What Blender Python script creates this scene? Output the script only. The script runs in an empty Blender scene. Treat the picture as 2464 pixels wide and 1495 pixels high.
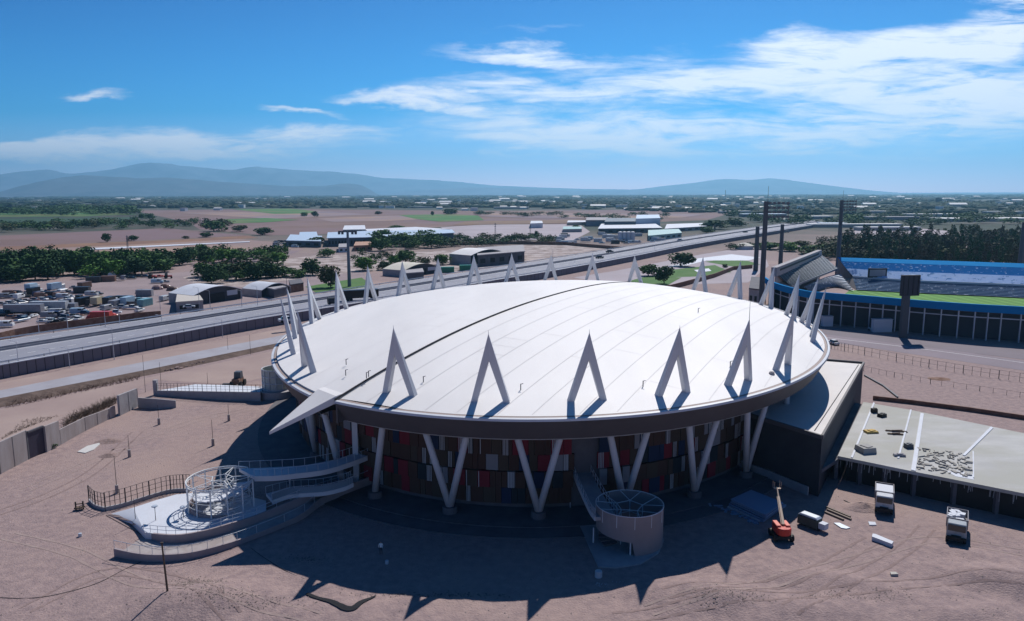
import bpy, math, random
import numpy as np
from mathutils import Vector, Matrix
random.seed(7); RNG = np.random.default_rng(11)
SC = bpy.context.scene; COL = SC.collection
R = math.radians
# ------------------------------------------------------------------ camera, world, sun, exposure
CH, PITCH, ROLL, FPX = 45.0, 0.1558, -0.0019, 1802.9      # FPX: focal length in units of 1/2464 of the frame width
_f = Vector((0, math.cos(PITCH), -math.sin(PITCH))); _u0 = Vector((0, math.sin(PITCH), math.cos(PITCH))); _r0 = Vector((1, 0, 0))
_r = math.cos(ROLL)*_r0 + math.sin(ROLL)*_u0; _u = -math.sin(ROLL)*_r0 + math.cos(ROLL)*_u0
cd = bpy.data.cameras.new('camera'); cam = bpy.data.objects.new('camera', cd); COL.objects.link(cam)
m = Matrix((( _r.x, _u.x, -_f.x, 0), (_r.y, _u.y, -_f.y, 0), (_r.z, _u.z, -_f.z, CH), (0, 0, 0, 1)))
cam.matrix_world = m
cd.sensor_width = 36; cd.lens = 36*FPX/2464; cd.clip_start = 0.5; cd.clip_end = 200000
SC.camera = cam
def ray(x, y):
    return _f + _r*((x-1232)/FPX) - _u*((y-747.5)/FPX)
def at(x, y, z=0.0):
    d = ray(x, y); t = (z-CH)/d.z
    return Vector((d.x*t, d.y*t, z))
def atd(x, y, dist):                       # point on the ray at horizontal range dist
    d = ray(x, y); t = dist/math.hypot(d.x, d.y)
    return Vector((d.x*t, d.y*t, CH+d.z*t))
def rise(x, yb, yt, z0=0.0):               # height of an upright thing standing at (x, yb) whose top shows at yt
    p = at(x, yb, z0); d = ray(x, yt)
    return CH + d.z*(p.y/d.y) - z0
SUN_EL, SUN_AZ = R(47.6), R(20.5)          # azimuth clockwise from +Y
sd = bpy.data.lights.new('sun', 'SUN'); sd.energy = 5.0; sd.angle = R(0.5); sd.color = (1, .965, .92)
sun = bpy.data.objects.new('sun', sd); COL.objects.link(sun)
sv = Vector((math.sin(SUN_AZ)*math.cos(SUN_EL), math.cos(SUN_AZ)*math.cos(SUN_EL), math.sin(SUN_EL)))
sun.rotation_euler = sv.to_track_quat('Z', 'Y').to_euler(); sun.location = sv*500
SC.view_settings.view_transform = 'Standard'; SC.view_settings.look = 'None'; SC.view_settings.gamma = 1
SC.view_settings.exposure = 0.06
SC.cycles.max_bounces = 5; SC.cycles.diffuse_bounces = 2; SC.cycles.volume_bounces = 0
SC.cycles.transparent_max_bounces = 8

w = bpy.data.worlds.new('World'); SC.world = w; w.use_nodes = True
nt = w.node_tree; N = nt.nodes; L = nt.links; N.clear()
def nd(t, **k):
    n = N.new(t)
    for a, b in k.items(): setattr(n, a, b)
    return n
def mth(op, a, b=None, c=None, tree=None, clamp=False):
    T = tree or nt
    n = T.nodes.new('ShaderNodeMath'); n.operation = op; n.use_clamp = clamp
    for i, v in enumerate((a, b, c)):
        if v is None: continue
        if isinstance(v, (int, float)): n.inputs[i].default_value = v
        else: T.links.new(v, n.inputs[i])
    return n.outputs[0]
sky = nd('ShaderNodeTexSky', sky_type='NISHITA', sun_disc=False, sun_elevation=SUN_EL, sun_rotation=SUN_AZ, altitude=700, air_density=1.15, dust_density=0.6, ozone_density=3.0)
hs = nd('ShaderNodeHueSaturation'); hs.inputs['Saturation'].default_value = 1.0; hs.inputs['Value'].default_value = 1.0
L.new(sky.outputs[0], hs.inputs['Color'])
tc = nd('ShaderNodeTexCoord'); sx = nd('ShaderNodeSeparateXYZ'); L.new(tc.outputs['Generated'], sx.inputs[0])
ay = mth('MAXIMUM', mth('ABSOLUTE', sx.outputs[1]), 0.05)
gx = mth('DIVIDE', sx.outputs[0], ay); gz = mth('DIVIDE', sx.outputs[2], ay)
cb = nd('ShaderNodeCombineXYZ'); L.new(gx, cb.inputs[0]); L.new(gz, cb.inputs[1])
er = nd('ShaderNodeValToRGB'); L.new(mth('MULTIPLY', gz, 2.0), er.inputs[0])      # deep polarised blue overhead, paler towards the horizon
for i, (p_, c_) in enumerate([(0.0, (2.6, 2.3, 3.9)), (.10, (.58, 1.08, 2.0)), (.21, (.03, .72, 1.45)), (.5, (.0, .43, 1.02)), (1.0, (.0, .33, .78))]):
    e_ = er.color_ramp.elements[i] if i < 2 else er.color_ramp.elements.new(p_)
    e_.position = p_; e_.color = (*[v/2.1 for v in c_], 1)
sk = nd('ShaderNodeMix', data_type='RGBA', blend_type='MULTIPLY'); sk.inputs['Factor'].default_value = 1; L.new(hs.outputs[0], sk.inputs['A']); L.new(er.outputs[0], sk.inputs['B'])
def g2(x, y): d = ray(x, y); return d.x/d.y, d.z/d.y
# domain warp so that the cloud banks have torn outlines
wn = nd('ShaderNodeTexNoise'); wn.inputs['Scale'].default_value = 5.0; wn.inputs['Detail'].default_value = 6; wn.inputs['Roughness'].default_value = .6
wm = nd('ShaderNodeMapping'); wm.inputs['Scale'].default_value = (1.0, 3.4, 1); L.new(cb.outputs[0], wm.inputs[0]); L.new(wm.outputs[0], wn.inputs[0])
wv = nd('ShaderNodeVectorMath', operation='MULTIPLY_ADD'); L.new(wn.outputs['Color'], wv.inputs[0]); wv.inputs[1].default_value = (.26, .085, 0); 
wv2 = nd('ShaderNodeVectorMath', operation='SUBTRACT'); L.new(cb.outputs[0], wv2.inputs[0]); wv2.inputs[1].default_value = (.13, .0425, 0); L.new(wv2.outputs[0], wv.inputs[2])
CL = [  # centre x, y, half length, half width, tilt (deg, + = rising to the right), weight
 (1790, 312, 1000, 66, -1, 1.0), (1450, 345, 520, 45, -2, 1.0), (2330, 230, 700, 110, -2, 1.0), (2110, 135, 560, 85, 6, 1.0), (2440, 60, 330, 130, 24, 1.0), (1420, 215, 620, 42, 1, .85),
 (1300, 135, 330, 30, -7, .8), (1700, 190, 480, 75, 0, .95), (430, 352, 620, 34, 0, .85), (130, 350, 330, 28, 0, .9), (700, 335, 330, 25, 3, .8), (250, 214, 110, 17, 2, .9),
 (720, 272, 130, 12, -12, .75), (1040, 245, 330, 26, -6, .8), (2060, 350, 150, 8, 1, .5), (1300, 78, 160, 12, -4, .3), (860, 378, 120, 14, -8, .32)]
acc = None
for (x, y, l_, w_, t_, q_) in CL:
    a_, b_ = g2(x, y)
    mp = nd('ShaderNodeMapping', vector_type='TEXTURE'); mp.inputs['Location'].default_value = (a_, b_, 0)
    mp.inputs['Rotation'].default_value = (0, 0, R(t_)); mp.inputs['Scale'].default_value = (l_/FPX, w_/FPX*1.15, 1)
    L.new(wv.outputs[0], mp.inputs[0]); gr = nd('ShaderNodeTexGradient', gradient_type='SPHERICAL'); L.new(mp.outputs[0], gr.inputs[0])
    o_ = mth('MULTIPLY', mth('POWER', gr.outputs['Fac'], .75), q_)
    acc = o_ if acc is None else mth('MAXIMUM', acc, o_)
n1 = nd('ShaderNodeTexNoise'); n1.inputs['Scale'].default_value = 3.2; n1.inputs['Detail'].default_value = 9; n1.inputs['Roughness'].default_value = .62; n1.inputs['Distortion'].default_value = .6
m1 = nd('ShaderNodeMapping'); m1.inputs['Scale'].default_value = (1.0, 5.0, 1); m1.inputs['Rotation'].default_value = (0, 0, R(-4)); L.new(cb.outputs[0], m1.inputs[0]); L.new(m1.outputs[0], n1.inputs[0])
n2 = nd('ShaderNodeTexNoise'); n2.inputs['Scale'].default_value = 9; n2.inputs['Detail'].default_value = 8; n2.inputs['Roughness'].default_value = .6; n2.inputs['Distortion'].default_value = 1.0
m2 = nd('ShaderNodeMapping'); m2.inputs['Scale'].default_value = (1.0, 6.5, 1); m2.inputs['Rotation'].default_value = (0, 0, R(6)); L.new(cb.outputs[0], m2.inputs[0]); L.new(m2.outputs[0], n2.inputs[0])
dens = mth('MULTIPLY', acc, mth('ADD', mth('ADD', mth('MULTIPLY', n1.outputs['Fac'], 3.6), mth('MULTIPLY', n2.outputs['Fac'], 2.6)), -2.0))
mr = nd('ShaderNodeMapRange', interpolation_type='SMOOTHSTEP'); L.new(dens, mr.inputs['Value']); mr.inputs['From Min'].default_value = .12; mr.inputs['From Max'].default_value = 1.0
mx = nd('ShaderNodeMix', data_type='RGBA'); L.new(mth('MULTIPLY', mr.outputs[0], .93), mx.inputs['Factor']); L.new(sk.outputs['Result'], mx.inputs['A']); mx.inputs['B'].default_value = (6.9, 6.9, 7.3, 1)
bg = nd('ShaderNodeBackground'); bg.inputs['Strength'].default_value = 0.15; L.new(mx.outputs['Result'], bg.inputs['Color'])
wo = nd('ShaderNodeOutputWorld'); L.new(bg.outputs[0], wo.inputs['Surface'])

# ------------------------------------------------------------------ helpers
def mat(name, col, rough=.8, col2=None, scale=1.0, detail=5, contrast=(.35, .65), metal=0.0, bump=0.0, bscale=None, col3=None, scale3=.05, con3=(.45, .6), spec=.3, stretch=None, wave=None, bdist=.3):
    K_ = .85; col = tuple(c*K_ for c in col); col2 = col2 and tuple(c*K_ for c in col2); col3 = col3 and tuple(c*K_ for c in col3)
    m = bpy.data.materials.new(name); m.use_nodes = True; t = m.node_tree; b = t.nodes['Principled BSDF']
    b.inputs['Roughness'].default_value = rough; b.inputs['Metallic'].default_value = metal; b.inputs['Specular IOR Level'].default_value = spec
    b.inputs['Base Color'].default_value = (*col, 1)
    tcn = t.nodes.new('ShaderNodeTexCoord'); src = tcn.outputs['Object']
    if stretch:
        mpn = t.nodes.new('ShaderNodeMapping'); mpn.inputs['Scale'].default_value = stretch[:3]
        if len(stretch) > 3: mpn.inputs['Rotation'].default_value = (0, 0, R(stretch[3]))
        t.links.new(src, mpn.inputs[0]); src = mpn.outputs[0]
    last = None
    def mix(f, a, b_):
        x = t.nodes.new('ShaderNodeMix'); x.data_type = 'RGBA'; t.links.new(f, x.inputs['Factor'])
        for s_, v in (('A', a), ('B', b_)):
            if isinstance(v, tuple): x.inputs[s_].default_value = (*v, 1)
            else: t.links.new(v, x.inputs[s_])
        return x.outputs['Result']
    def noise(s_, det, lo, hi, vec=src):
        n = t.nodes.new('ShaderNodeTexNoise'); n.inputs['Scale'].default_value = s_; n.inputs['Detail'].default_value = det; n.inputs['Roughness'].default_value = .62
        t.links.new(vec, n.inputs[0]); r = t.nodes.new('ShaderNodeMapRange'); r.inputs['From Min'].default_value = lo; r.inputs['From Max'].default_value = hi
        t.links.new(n.outputs['Fac'], r.inputs['Value']); return r.outputs[0], n.outputs['Fac']
    cur = col
    if col2:
        f, raw = noise(scale, detail, *contrast); cur = mix(f, col, col2)
    if col3:
        f, raw3 = noise(scale3, 4, *con3); cur = mix(f, cur, col3)
    if wave:
        wvn = t.nodes.new('ShaderNodeTexWave'); wvn.inputs['Scale'].default_value = wave[0]; wvn.inputs['Distortion'].default_value = wave[1]; wvn.bands_direction = wave[3] if len(wave) > 3 else 'X'
        t.links.new(src, wvn.inputs[0]); r = t.nodes.new('ShaderNodeMapRange'); r.inputs['From Min'].default_value = .75; r.inputs['From Max'].default_value = 1
        t.links.new(wvn.outputs['Fac'], r.inputs['Value']); cur = mix(r.outputs[0], cur, wave[2])
    if not isinstance(cur, tuple): t.links.new(cur, b.inputs['Base Color'])
    if bump:
        n = t.nodes.new('ShaderNodeTexNoise'); n.inputs['Scale'].default_value = bscale or scale*3; n.inputs['Detail'].default_value = 6; t.links.new(src, n.inputs[0])
        bn = t.nodes.new('ShaderNodeBump'); bn.inputs['Strength'].default_value = bump; bn.inputs['Distance'].default_value = bdist; t.links.new(n.outputs['Fac'], bn.inputs['Height']); t.links.new(bn.outputs[0], b.inputs['Normal'])
    return m
class MB:
    def __init__(s): s.v = []; s.f = []; s.m = []; s.cm = 0
    def add(s, vs, fs):
        o = len(s.v); s.v += [tuple(p) for p in vs]; s.f += [tuple(i+o for i in f) for f in fs]; s.m += [s.cm]*len(fs); return s
    def box(s, c, sz, rz=0.0, taper=1.0, rx=0.0):
        x, y, z = sz[0]/2, sz[1]/2, sz[2]/2; P = []
        for k in (-1, 1):
            q = 1 if k < 0 else taper
            for a, b in ((-1, -1), (1, -1), (1, 1), (-1, 1)): P.append(Vector((a*x*q, b*y*q, k*z)))
        M = Matrix.Translation(Vector(c)) @ Matrix.Rotation(rz, 4, 'Z') @ Matrix.Rotation(rx, 4, 'X')
        return s.add([M @ p for p in P], [(3, 2, 1, 0), (4, 5, 6, 7), (0, 1, 5, 4), (1, 2, 6, 5), (2, 3, 7, 6), (3, 0, 4, 7)])
    def prism(s, poly, z0, z1):            # poly: xy points; z0,z1 numbers or lists
        n = len(poly); z0 = z0 if isinstance(z0, (list, tuple)) else [z0]*n; z1 = z1 if isinstance(z1, (list, tuple)) else [z1]*n
        a = sum(poly[i][0]*poly[(i+1) % n][1]-poly[(i+1) % n][0]*poly[i][1] for i in range(n))
        idx = list(range(n)) if a > 0 else list(range(n))[::-1]
        vs = [(poly[i][0], poly[i][1], z0[i]) for i in idx]+[(poly[i][0], poly[i][1], z1[i]) for i in idx]
        return s.add(vs, [tuple(range(n))[::-1], tuple(range(n, 2*n))]+[(i, (i+1) % n, (i+1) % n+n, i+n) for i in range(n)])
    def tube(s, p, q, r, r2=None, n=8, cap=True):
        p = Vector(p); q = Vector(q); r2 = r if r2 is None else r2; d = (q-p).normalized()
        a = d.orthogonal().normalized(); b = d.cross(a); vs = []
        for c_, rr in ((p, r), (q, r2)):
            for i in range(n):
                t = 2*math.pi*i/n; vs.append(c_+a*math.cos(t)*rr+b*math.sin(t)*rr)
        fs = [(i, (i+1) % n, (i+1) % n+n, i+n) for i in range(n)]
        if cap: fs += [tuple(range(n))[::-1], tuple(range(n, 2*n))]
        return s.add(vs, fs)
    def path(s, pts, r, n=6):
        for a, b in zip(pts[:-1], pts[1:]): s.tube(a, b, r, n=n)
        return s
    def wall(s, pts, h, t):                # upright wall along 3D points, height h (number or list), thickness t
        n = len(pts); hs_ = h if isinstance(h, (list, tuple)) else [h]*n; ps = [Vector(p) for p in pts]; nr = []
        for i in range(n):
            d = (ps[min(i+1, n-1)]-ps[max(i-1, 0)]); nr.append(Vector((-d.y, d.x, 0)).normalized()*t/2)
        vs = []
        for i in range(n): vs += [ps[i]-nr[i], ps[i]+nr[i], ps[i]+nr[i]+Vector((0, 0, hs_[i])), ps[i]-nr[i]+Vector((0, 0, hs_[i]))]
        fs = []
        for i in range(n-1):
            a = 4*i; b = a+4
            fs += [(a, b, b+3, a+3)[::1], (a+1, a+2, b+2, b+1), (a+2, a+3, b+3, b+2), (a, a+1, b+1, b)]
        fs += [(0, 3, 2, 1), (4*n-4, 4*n-3, 4*n-2, 4*n-1)]
        return s.add(vs, fs)
    def strip(s, A, B, th=0.0):            # sheet between two equal-length 3D polylines; th gives a slab
        n = len(A); vs = [Vector(p) for p in A]+[Vector(p) for p in B]
        s.add(vs, [(i, i+1, n+i+1, n+i) for i in range(n-1)])
        if th:
            dn = Vector((0, 0, -th)); lo = [v+dn for v in vs]
            s.add(lo, [(n+i, n+i+1, i+1, i) for i in range(n-1)])
            for X in (A, B):
                q = [Vector(p) for p in X]; s.add(q+[v+dn for v in q], [(i, i+1, n+i+1, n+i) for i in range(n-1)])
            for i in (0, -1): s.add([Vector(A[i]), Vector(B[i]), Vector(B[i])+dn, Vector(A[i])+dn], [(0, 1, 2, 3)])
        return s
    def build(s, name, mats, parent=None, smooth=False, bevel=0.0):
        if not isinstance(mats, (list, tuple)): mats = [mats]
        me = bpy.data.meshes.new(name); off = Vector(parent.location) if parent else Vector((0, 0, 0))
        if parent and parent.parent: off = off+Vector(parent.parent.location) if parent.type != 'EMPTY' else off
        me.from_pydata([(v[0]-off.x, v[1]-off.y, v[2]-off.z) for v in s.v], [], s.f)
        for m_ in mats: me.materials.append(m_)
        if len(mats) > 1: me.polygons.foreach_set('material_index', s.m)
        if smooth: me.polygons.foreach_set('use_smooth', [True]*len(me.polygons))
        me.update(); o = bpy.data.objects.new(name, me); COL.objects.link(o)
        if parent: o.parent = parent
        if bevel:
            b = o.modifiers.new('bevel', 'BEVEL'); b.width = bevel; b.segments = 1; b.limit_method = 'ANGLE'
        return o
def tag(o, label=None, cat=None, group=None, kind=None):
    if label: o['label'] = label
    if cat: o['category'] = cat
    if group: o['group'] = group
    if kind: o['kind'] = kind
    return o
def empty(name, loc, label, cat, group=None):
    o = bpy.data.objects.new(name, None); o.location = Vector(loc); o.empty_display_size = .5; COL.objects.link(o); return tag(o, label, cat, group)
def copy_tree(o, parent=None):
    c = o.copy(); COL.objects.link(c)
    if parent: c.parent = parent
    for ch in KIDS.get(o.name, []) or [k for k in o.children]: copy_tree(ch, c)
    return c
KIDS = {}
def lerp(a, b, t): return a+(b-a)*t
def curve(keys, n):                        # keys: list of points; Catmull-Rom resample
    P = [Vector(k) for k in keys]; P = [P[0]*2-P[1]]+P+[P[-1]*2-P[-2]]; out = []; m_ = len(P)-3
    for j in range(n):
        t = j/(n-1)*m_; i = min(int(t), m_-1); t -= i; a, b, c, d = P[i:i+4]
        out.append(.5*((2*b)+(c-a)*t+(2*a-5*b+4*c-d)*t*t+(3*b-a-3*c+d)*t*t*t))
    return out

# ------------------------------------------------------------------ materials
M = {}
M['gravel'] = mat('gravel', (.37, .268, .25), .95, (.26, .19, .19), .9, 10, (.36, .64), bump=.55, bscale=4, col3=(.38, .275, .245), scale3=.022, con3=(.5, .66), bdist=.25)
M['white_membrane'] = mat('white_membrane', (.84, .805, .785), .6, (.73, .70, .685), .06, 6, (.40, .72), stretch=(1, .25, 1, 25))
M['white_steel'] = mat('white_steel', (.66, .67, .70), .45, (.61, .62, .65), .3, 3)
M['fascia'] = mat('fascia', (.105, .098, .105), .6, (.09, .084, .092), .3, 3)
M['concrete'] = mat('concrete', (.42, .40, .41), .85, (.33, .31, .33), .5, 6, bump=.1)
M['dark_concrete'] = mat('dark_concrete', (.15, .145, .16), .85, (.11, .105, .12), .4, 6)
M['asphalt'] = mat('asphalt', (.30, .30, .35), .8, (.26, .26, .30), .06, 5)
M['gutter'] = mat('gutter', (.36, .28, .25), .7)
M['white_paint'] = mat('white_paint', (.8, .8, .8), .6)
M['black'] = mat('black', (.02, .02, .022), .6)
M['dark_metal'] = mat('dark_metal', (.07, .08, .10), .5)
M['seam'] = mat('seam', (.03, .03, .035), .8)
M['faint_seam'] = mat('faint_seam', (.66, .63, .63), .6)

# ------------------------------------------------------------------ ground sheet
def graded(lo, hi, step, far_lo, far_hi):
    a = list(np.arange(lo, hi+.01, step)); s = step; x = hi
    while x < far_hi: s *= 1.22; x += s; a.append(x)
    s = step; x = lo
    while x > far_lo: s *= 1.22; x -= s; a.insert(0, x)
    return np.array(a)
gxs = graded(-75, 75, .8, -60000, 60000); gys = graded(50, 120, .8, -300, 60000)
X, Y = np.meshgrid(gxs, gys)
Z = np.zeros_like(X)
MOUNDS = []
def mound(xd, yd, rx, ry, h, rot=0): p = at(xd, yd); MOUNDS.append((p.x, p.y, rx, ry, h, rot))
mound(480, 1450, 9, 4.5, 1.5, .1); mound(900, 1480, 12, 4, .5, 0); mound(1720, 1440, 9, 4, 1.3, -.2); mound(2020, 1400, 12, 3, .6, -.3)
mound(2250, 1310, 10, 2.2, 1.4, -.65); mound(2420, 1400, 8, 4, 1.6, -.5); mound(1990, 1470, 8, 3, .7, .2); mound(2100, 1245, 6, 1.6, .5, -.3); mound(2330, 1480, 9, 3, .6, 0)
for (mx_, my_, rx, ry, h, ro) in MOUNDS:
    c_, s_ = math.cos(ro), math.sin(ro); u = ((X-mx_)*c_+(Y-my_)*s_)/rx; v = (-(X-mx_)*s_+(Y-my_)*c_)/ry
    Z += h*np.exp(-(u*u+v*v)*1.6)
nearm = np.exp(-((Y-66)/16)**2)*(Y < 110)
Z += nearm*(.10*np.sin(X*.9+Y*.5+2*np.sin(Y*.31))+.07*np.sin(X*.37-Y*1.3+1.7*np.sin(X*.23))+.05*RNG.standard_normal(X.shape)*(np.abs(X) < 75))
Z = np.maximum(Z, 0)
Z *= (Y < 82)*1.0+(Y >= 82)*np.clip((92-Y)/10, 0, 1)
ny, nx = X.shape; vs = np.stack([X.ravel(), Y.ravel(), Z.ravel()], 1)
ii = (np.arange(ny-1)[:, None]*nx+np.arange(nx-1)[None]).ravel(); fs = np.stack([ii, ii+1, ii+nx+1, ii+nx], 1)
def npmesh(name, vs, fs, mats, smooth=False, parent=None, midx=None):
    me = bpy.data.meshes.new(name); k = fs.shape[1]; me.vertices.add(len(vs)); me.vertices.foreach_set('co', vs.astype(np.float32).ravel())
    me.loops.add(fs.size); me.loops.foreach_set('vertex_index', fs.astype(np.int32).ravel()); me.polygons.add(len(fs))
    me.polygons.foreach_set('loop_start', np.arange(len(fs), dtype=np.int32)*k); me.polygons.foreach_set('loop_total', np.full(len(fs), k, np.int32))
    for m_ in mats: me.materials.append(m_)
    if midx is not None: me.polygons.foreach_set('material_index', midx.astype(np.int32))
    if smooth: me.polygons.foreach_set('use_smooth', np.ones(len(fs), bool))
    me.update(calc_edges=True); me.validate(); o = bpy.data.objects.new(name, me); COL.objects.link(o)
    if parent: o.parent = parent
    return o
# ground material: gravel near by, dark mottled farmland far off
gm = M['gravel']; t = gm.node_tree; bs = t.nodes['Principled BSDF']; near_col = bs.inputs['Base Color'].links[0].from_socket
geo = t.nodes.new('ShaderNodeNewGeometry'); sp = t.nodes.new('ShaderNodeSeparateXYZ'); t.links.new(geo.outputs['Position'], sp.inputs[0])
mrn = t.nodes.new('ShaderNodeMapRange'); mrn.inputs['From Min'].default_value = 480; mrn.inputs['From Max'].default_value = 950; t.links.new(sp.outputs[1], mrn.inputs['Value'])
fn = t.nodes.new('ShaderNodeTexNoise'); fn.inputs['Scale'].default_value = .004; fn.inputs['Detail'].default_value = 9; fn.inputs['Roughness'].default_value = .7; t.links.new(geo.outputs['Position'], fn.inputs[0])
cr = t.nodes.new('ShaderNodeValToRGB'); cr.color_ramp.elements[0].position = .38; cr.color_ramp.elements[0].color = (.018, .035, .020, 1); cr.color_ramp.elements[1].position = .68; cr.color_ramp.elements[1].color = (.15, .11, .10, 1)
e = cr.color_ramp.elements.new(.52); e.color = (.05, .055, .04, 1); t.links.new(fn.outputs['Fac'], cr.inputs[0])
mg = t.nodes.new('ShaderNodeMix'); mg.data_type = 'RGBA'; t.links.new(mrn.outputs[0], mg.inputs['Factor']); t.links.new(near_col, mg.inputs['A']); t.links.new(cr.outputs[0], mg.inputs['B']); t.links.new(mg.outputs['Result'], bs.inputs['Base Color'])
tag(npmesh('ground', vs, fs, [gm], smooth=True), kind='structure')

# ------------------------------------------------------------------ distant hills (real ridges, 22 to 38 km off)
def ridge(name, prof, dist, depth, matl, seed, rough=.02):
    rg = random.Random(seed); xs = np.linspace(prof[0][0], prof[-1][0], 420); px = [p[0] for p in prof]; py = [p[1] for p in prof]
    ys = np.interp(xs, px, py); k = np.ones(3)/3; ys = np.convolve(np.pad(ys, 1, 'edge'), k, 'valid')
    hgt = []; base = []
    for x, y in zip(xs, ys):
        p = atd(x, y, dist); hgt.append(max(p.z, 5)); d = ray(x, 470); d = Vector((d.x, d.y, 0)).normalized(); base.append(d)
    hgt = np.array(hgt); jit = np.zeros(len(xs))
    for o_ in range(1, 8): jit += np.sin(np.linspace(0, 1, len(xs))*(9*2**o_)+rg.random()*6)/1.75**o_
    hgt = hgt*(1+jit*rough); prm = [-1, -.75, -.5, -.3, -.15, 0, .3, 1]; V = []
    for j, q in enumerate(prm):
        fall = (1-abs(q))**1.15
        for i in range(len(xs)):
            wob = 1+.16*math.sin(i*.23+j*2.1)+.10*math.sin(i*.61+j*4.3) if abs(q) > .05 and abs(q) < 1 else 1
            p = base[i]*(dist+q*depth); V.append((p.x, p.y, hgt[i]*fall*min(wob, 1/max(fall, .01)*.98)))
    n = len(xs); V = np.array(V); jj = (np.arange(len(prm)-1)[:, None]*n+np.arange(n-1)[None]).ravel()
    tag(npmesh(name, V, np.stack([jj, jj+1, jj+n+1, jj+n], 1), [matl], smooth=True), kind='structure')
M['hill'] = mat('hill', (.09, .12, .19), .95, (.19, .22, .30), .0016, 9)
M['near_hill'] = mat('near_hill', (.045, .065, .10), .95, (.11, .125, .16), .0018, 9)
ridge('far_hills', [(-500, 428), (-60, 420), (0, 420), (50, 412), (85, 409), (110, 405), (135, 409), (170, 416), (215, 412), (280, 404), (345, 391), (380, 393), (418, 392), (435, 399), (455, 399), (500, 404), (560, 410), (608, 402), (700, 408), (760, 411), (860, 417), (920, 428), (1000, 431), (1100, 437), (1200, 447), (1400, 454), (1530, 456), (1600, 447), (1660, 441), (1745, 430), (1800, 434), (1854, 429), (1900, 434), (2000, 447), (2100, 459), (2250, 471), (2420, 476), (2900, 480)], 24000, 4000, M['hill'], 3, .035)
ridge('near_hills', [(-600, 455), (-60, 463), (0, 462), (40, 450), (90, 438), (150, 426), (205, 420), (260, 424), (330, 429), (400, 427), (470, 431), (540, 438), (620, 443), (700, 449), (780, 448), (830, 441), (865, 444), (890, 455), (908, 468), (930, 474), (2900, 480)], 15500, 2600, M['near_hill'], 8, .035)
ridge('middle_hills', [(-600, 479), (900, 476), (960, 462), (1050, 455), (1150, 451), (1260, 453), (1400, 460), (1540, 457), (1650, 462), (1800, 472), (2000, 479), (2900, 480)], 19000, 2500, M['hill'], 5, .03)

# ------------------------------------------------------------------ haze
hz = MB(); hz.box((0, 12500, 589), (70000, 34000, 1180)); hm = bpy.data.materials.new('haze'); hm.use_nodes = True; hn = hm.node_tree; hn.nodes.clear()
vo = hn.nodes.new('ShaderNodeVolumePrincipled'); vo.inputs['Color'].default_value = (.30, .69, 1, 1); vo.inputs['Density'].default_value = 6.4e-5; vo.inputs['Anisotropy'].default_value = 0.45
oo = hn.nodes.new('ShaderNodeOutputMaterial'); hn.links.new(vo.outputs[0], oo.inputs['Volume'])
tag(hz.build('haze', hm), kind='stuff')
# ------------------------------------------------------------------ arena
A_X, A_Y, A_A, A_B, A_PHI = 13.198, 160.611, 76.111, 59.006, 1.433; DX, DY = -6.5145, 6.8152
ZR, ZT, ZFB, ZB = 16.58, 26.62, 13.37, 1.2; ST = 2*math.pi/27
def E2(h, s, t, z):                       # h: 'L' or 'R' roof half
    x = s*A_A*math.cos(t); y = s*A_B*math.sin(t); c, n = math.cos(A_PHI), math.sin(A_PHI)
    cx, cy = (A_X+DX, A_Y+DY) if h == 'R' else (A_X, A_Y)
    return Vector((cx+x*c-y*n, cy+x*n+y*c, z))
def invE(h, p):
    cx, cy = (A_X+DX, A_Y+DY) if h == 'R' else (A_X, A_Y); c, n = math.cos(A_PHI), math.sin(A_PHI)
    dx, dy = p[0]-cx, p[1]-cy; x = (dx*c+dy*n)/A_A; y = (-dx*n+dy*c)/A_B
    return math.hypot(x, y), math.atan2(y, x)
arena = empty('arena', (A_X, A_Y, 0), 'large round arena with a white domed roof ringed by tall white spikes', 'arena')
PA = at(766, 946.5, ZR); PB = at(809, 964.6, ZR)          # where the beak leaves the left and the right rim
S0 = Vector((PB.x, PB.y, 0)); S1 = at(1560, 690, ZR+1.0); S1.z = 0
sdir = (S1-S0).normalized(); snor = Vector((-sdir.y, sdir.x, 0))   # snor points to the left half
def rim_hit(h, p, d, s):                  # distance along d from p to the ellipse scaled s
    lo, hi = 0.0, 220.0
    if invE(h, p)[0] >= s: return 0.0
    for _ in range(40):
        mid = (lo+hi)/2
        if invE(h, p+d*mid)[0] < s: lo = mid
        else: hi = mid
    return lo
def seam_ends(h, s):
    p = (S0+S1)/2; return p-sdir*rim_hit(h, p, -sdir, s), p+sdir*rim_hit(h, p, sdir, s)
DOME = 6.2
def roof_z(h, p, lift=0):
    rho = min(invE(h, p)[0]/.985, 1); return ZR+.12+lift+DOME*(1-rho**2.3)
def roof_half(h, sgn, lift, name):
    a, b = seam_ends(h, .985); mb = MB(); nu, nv = 72, 26; rows = []
    for i in range(nu+1):
        t = .5-.5*math.cos(math.pi*i/nu); p = a.lerp(b, t); d = snor*sgn; ln = rim_hit(h, p, d, .985); row = []
        for j in range(nv+1):
            q = j/nv; q = 1-(1-q)**1.5; pt = p+d*ln*q; row.append((pt.x, pt.y, roof_z(h, pt, lift)))
        rows.append(row)
    vs = [v for r_ in rows for v in r_]; k = nv+1
    fs = [(i*k+j, i*k+j+1, (i+1)*k+j+1, (i+1)*k+j) if sgn < 0 else (i*k+j, (i+1)*k+j, (i+1)*k+j+1, i*k+j+1) for i in range(nu) for j in range(nv)]
    mb.add(vs, fs)
    o = mb.build(name, M['white_membrane'], arena, smooth=True)
    return a, b
la, lb = roof_half('L', 1, .2, 'roof')
ra, rb = roof_half('R', -1, 0, 'roof')
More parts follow.
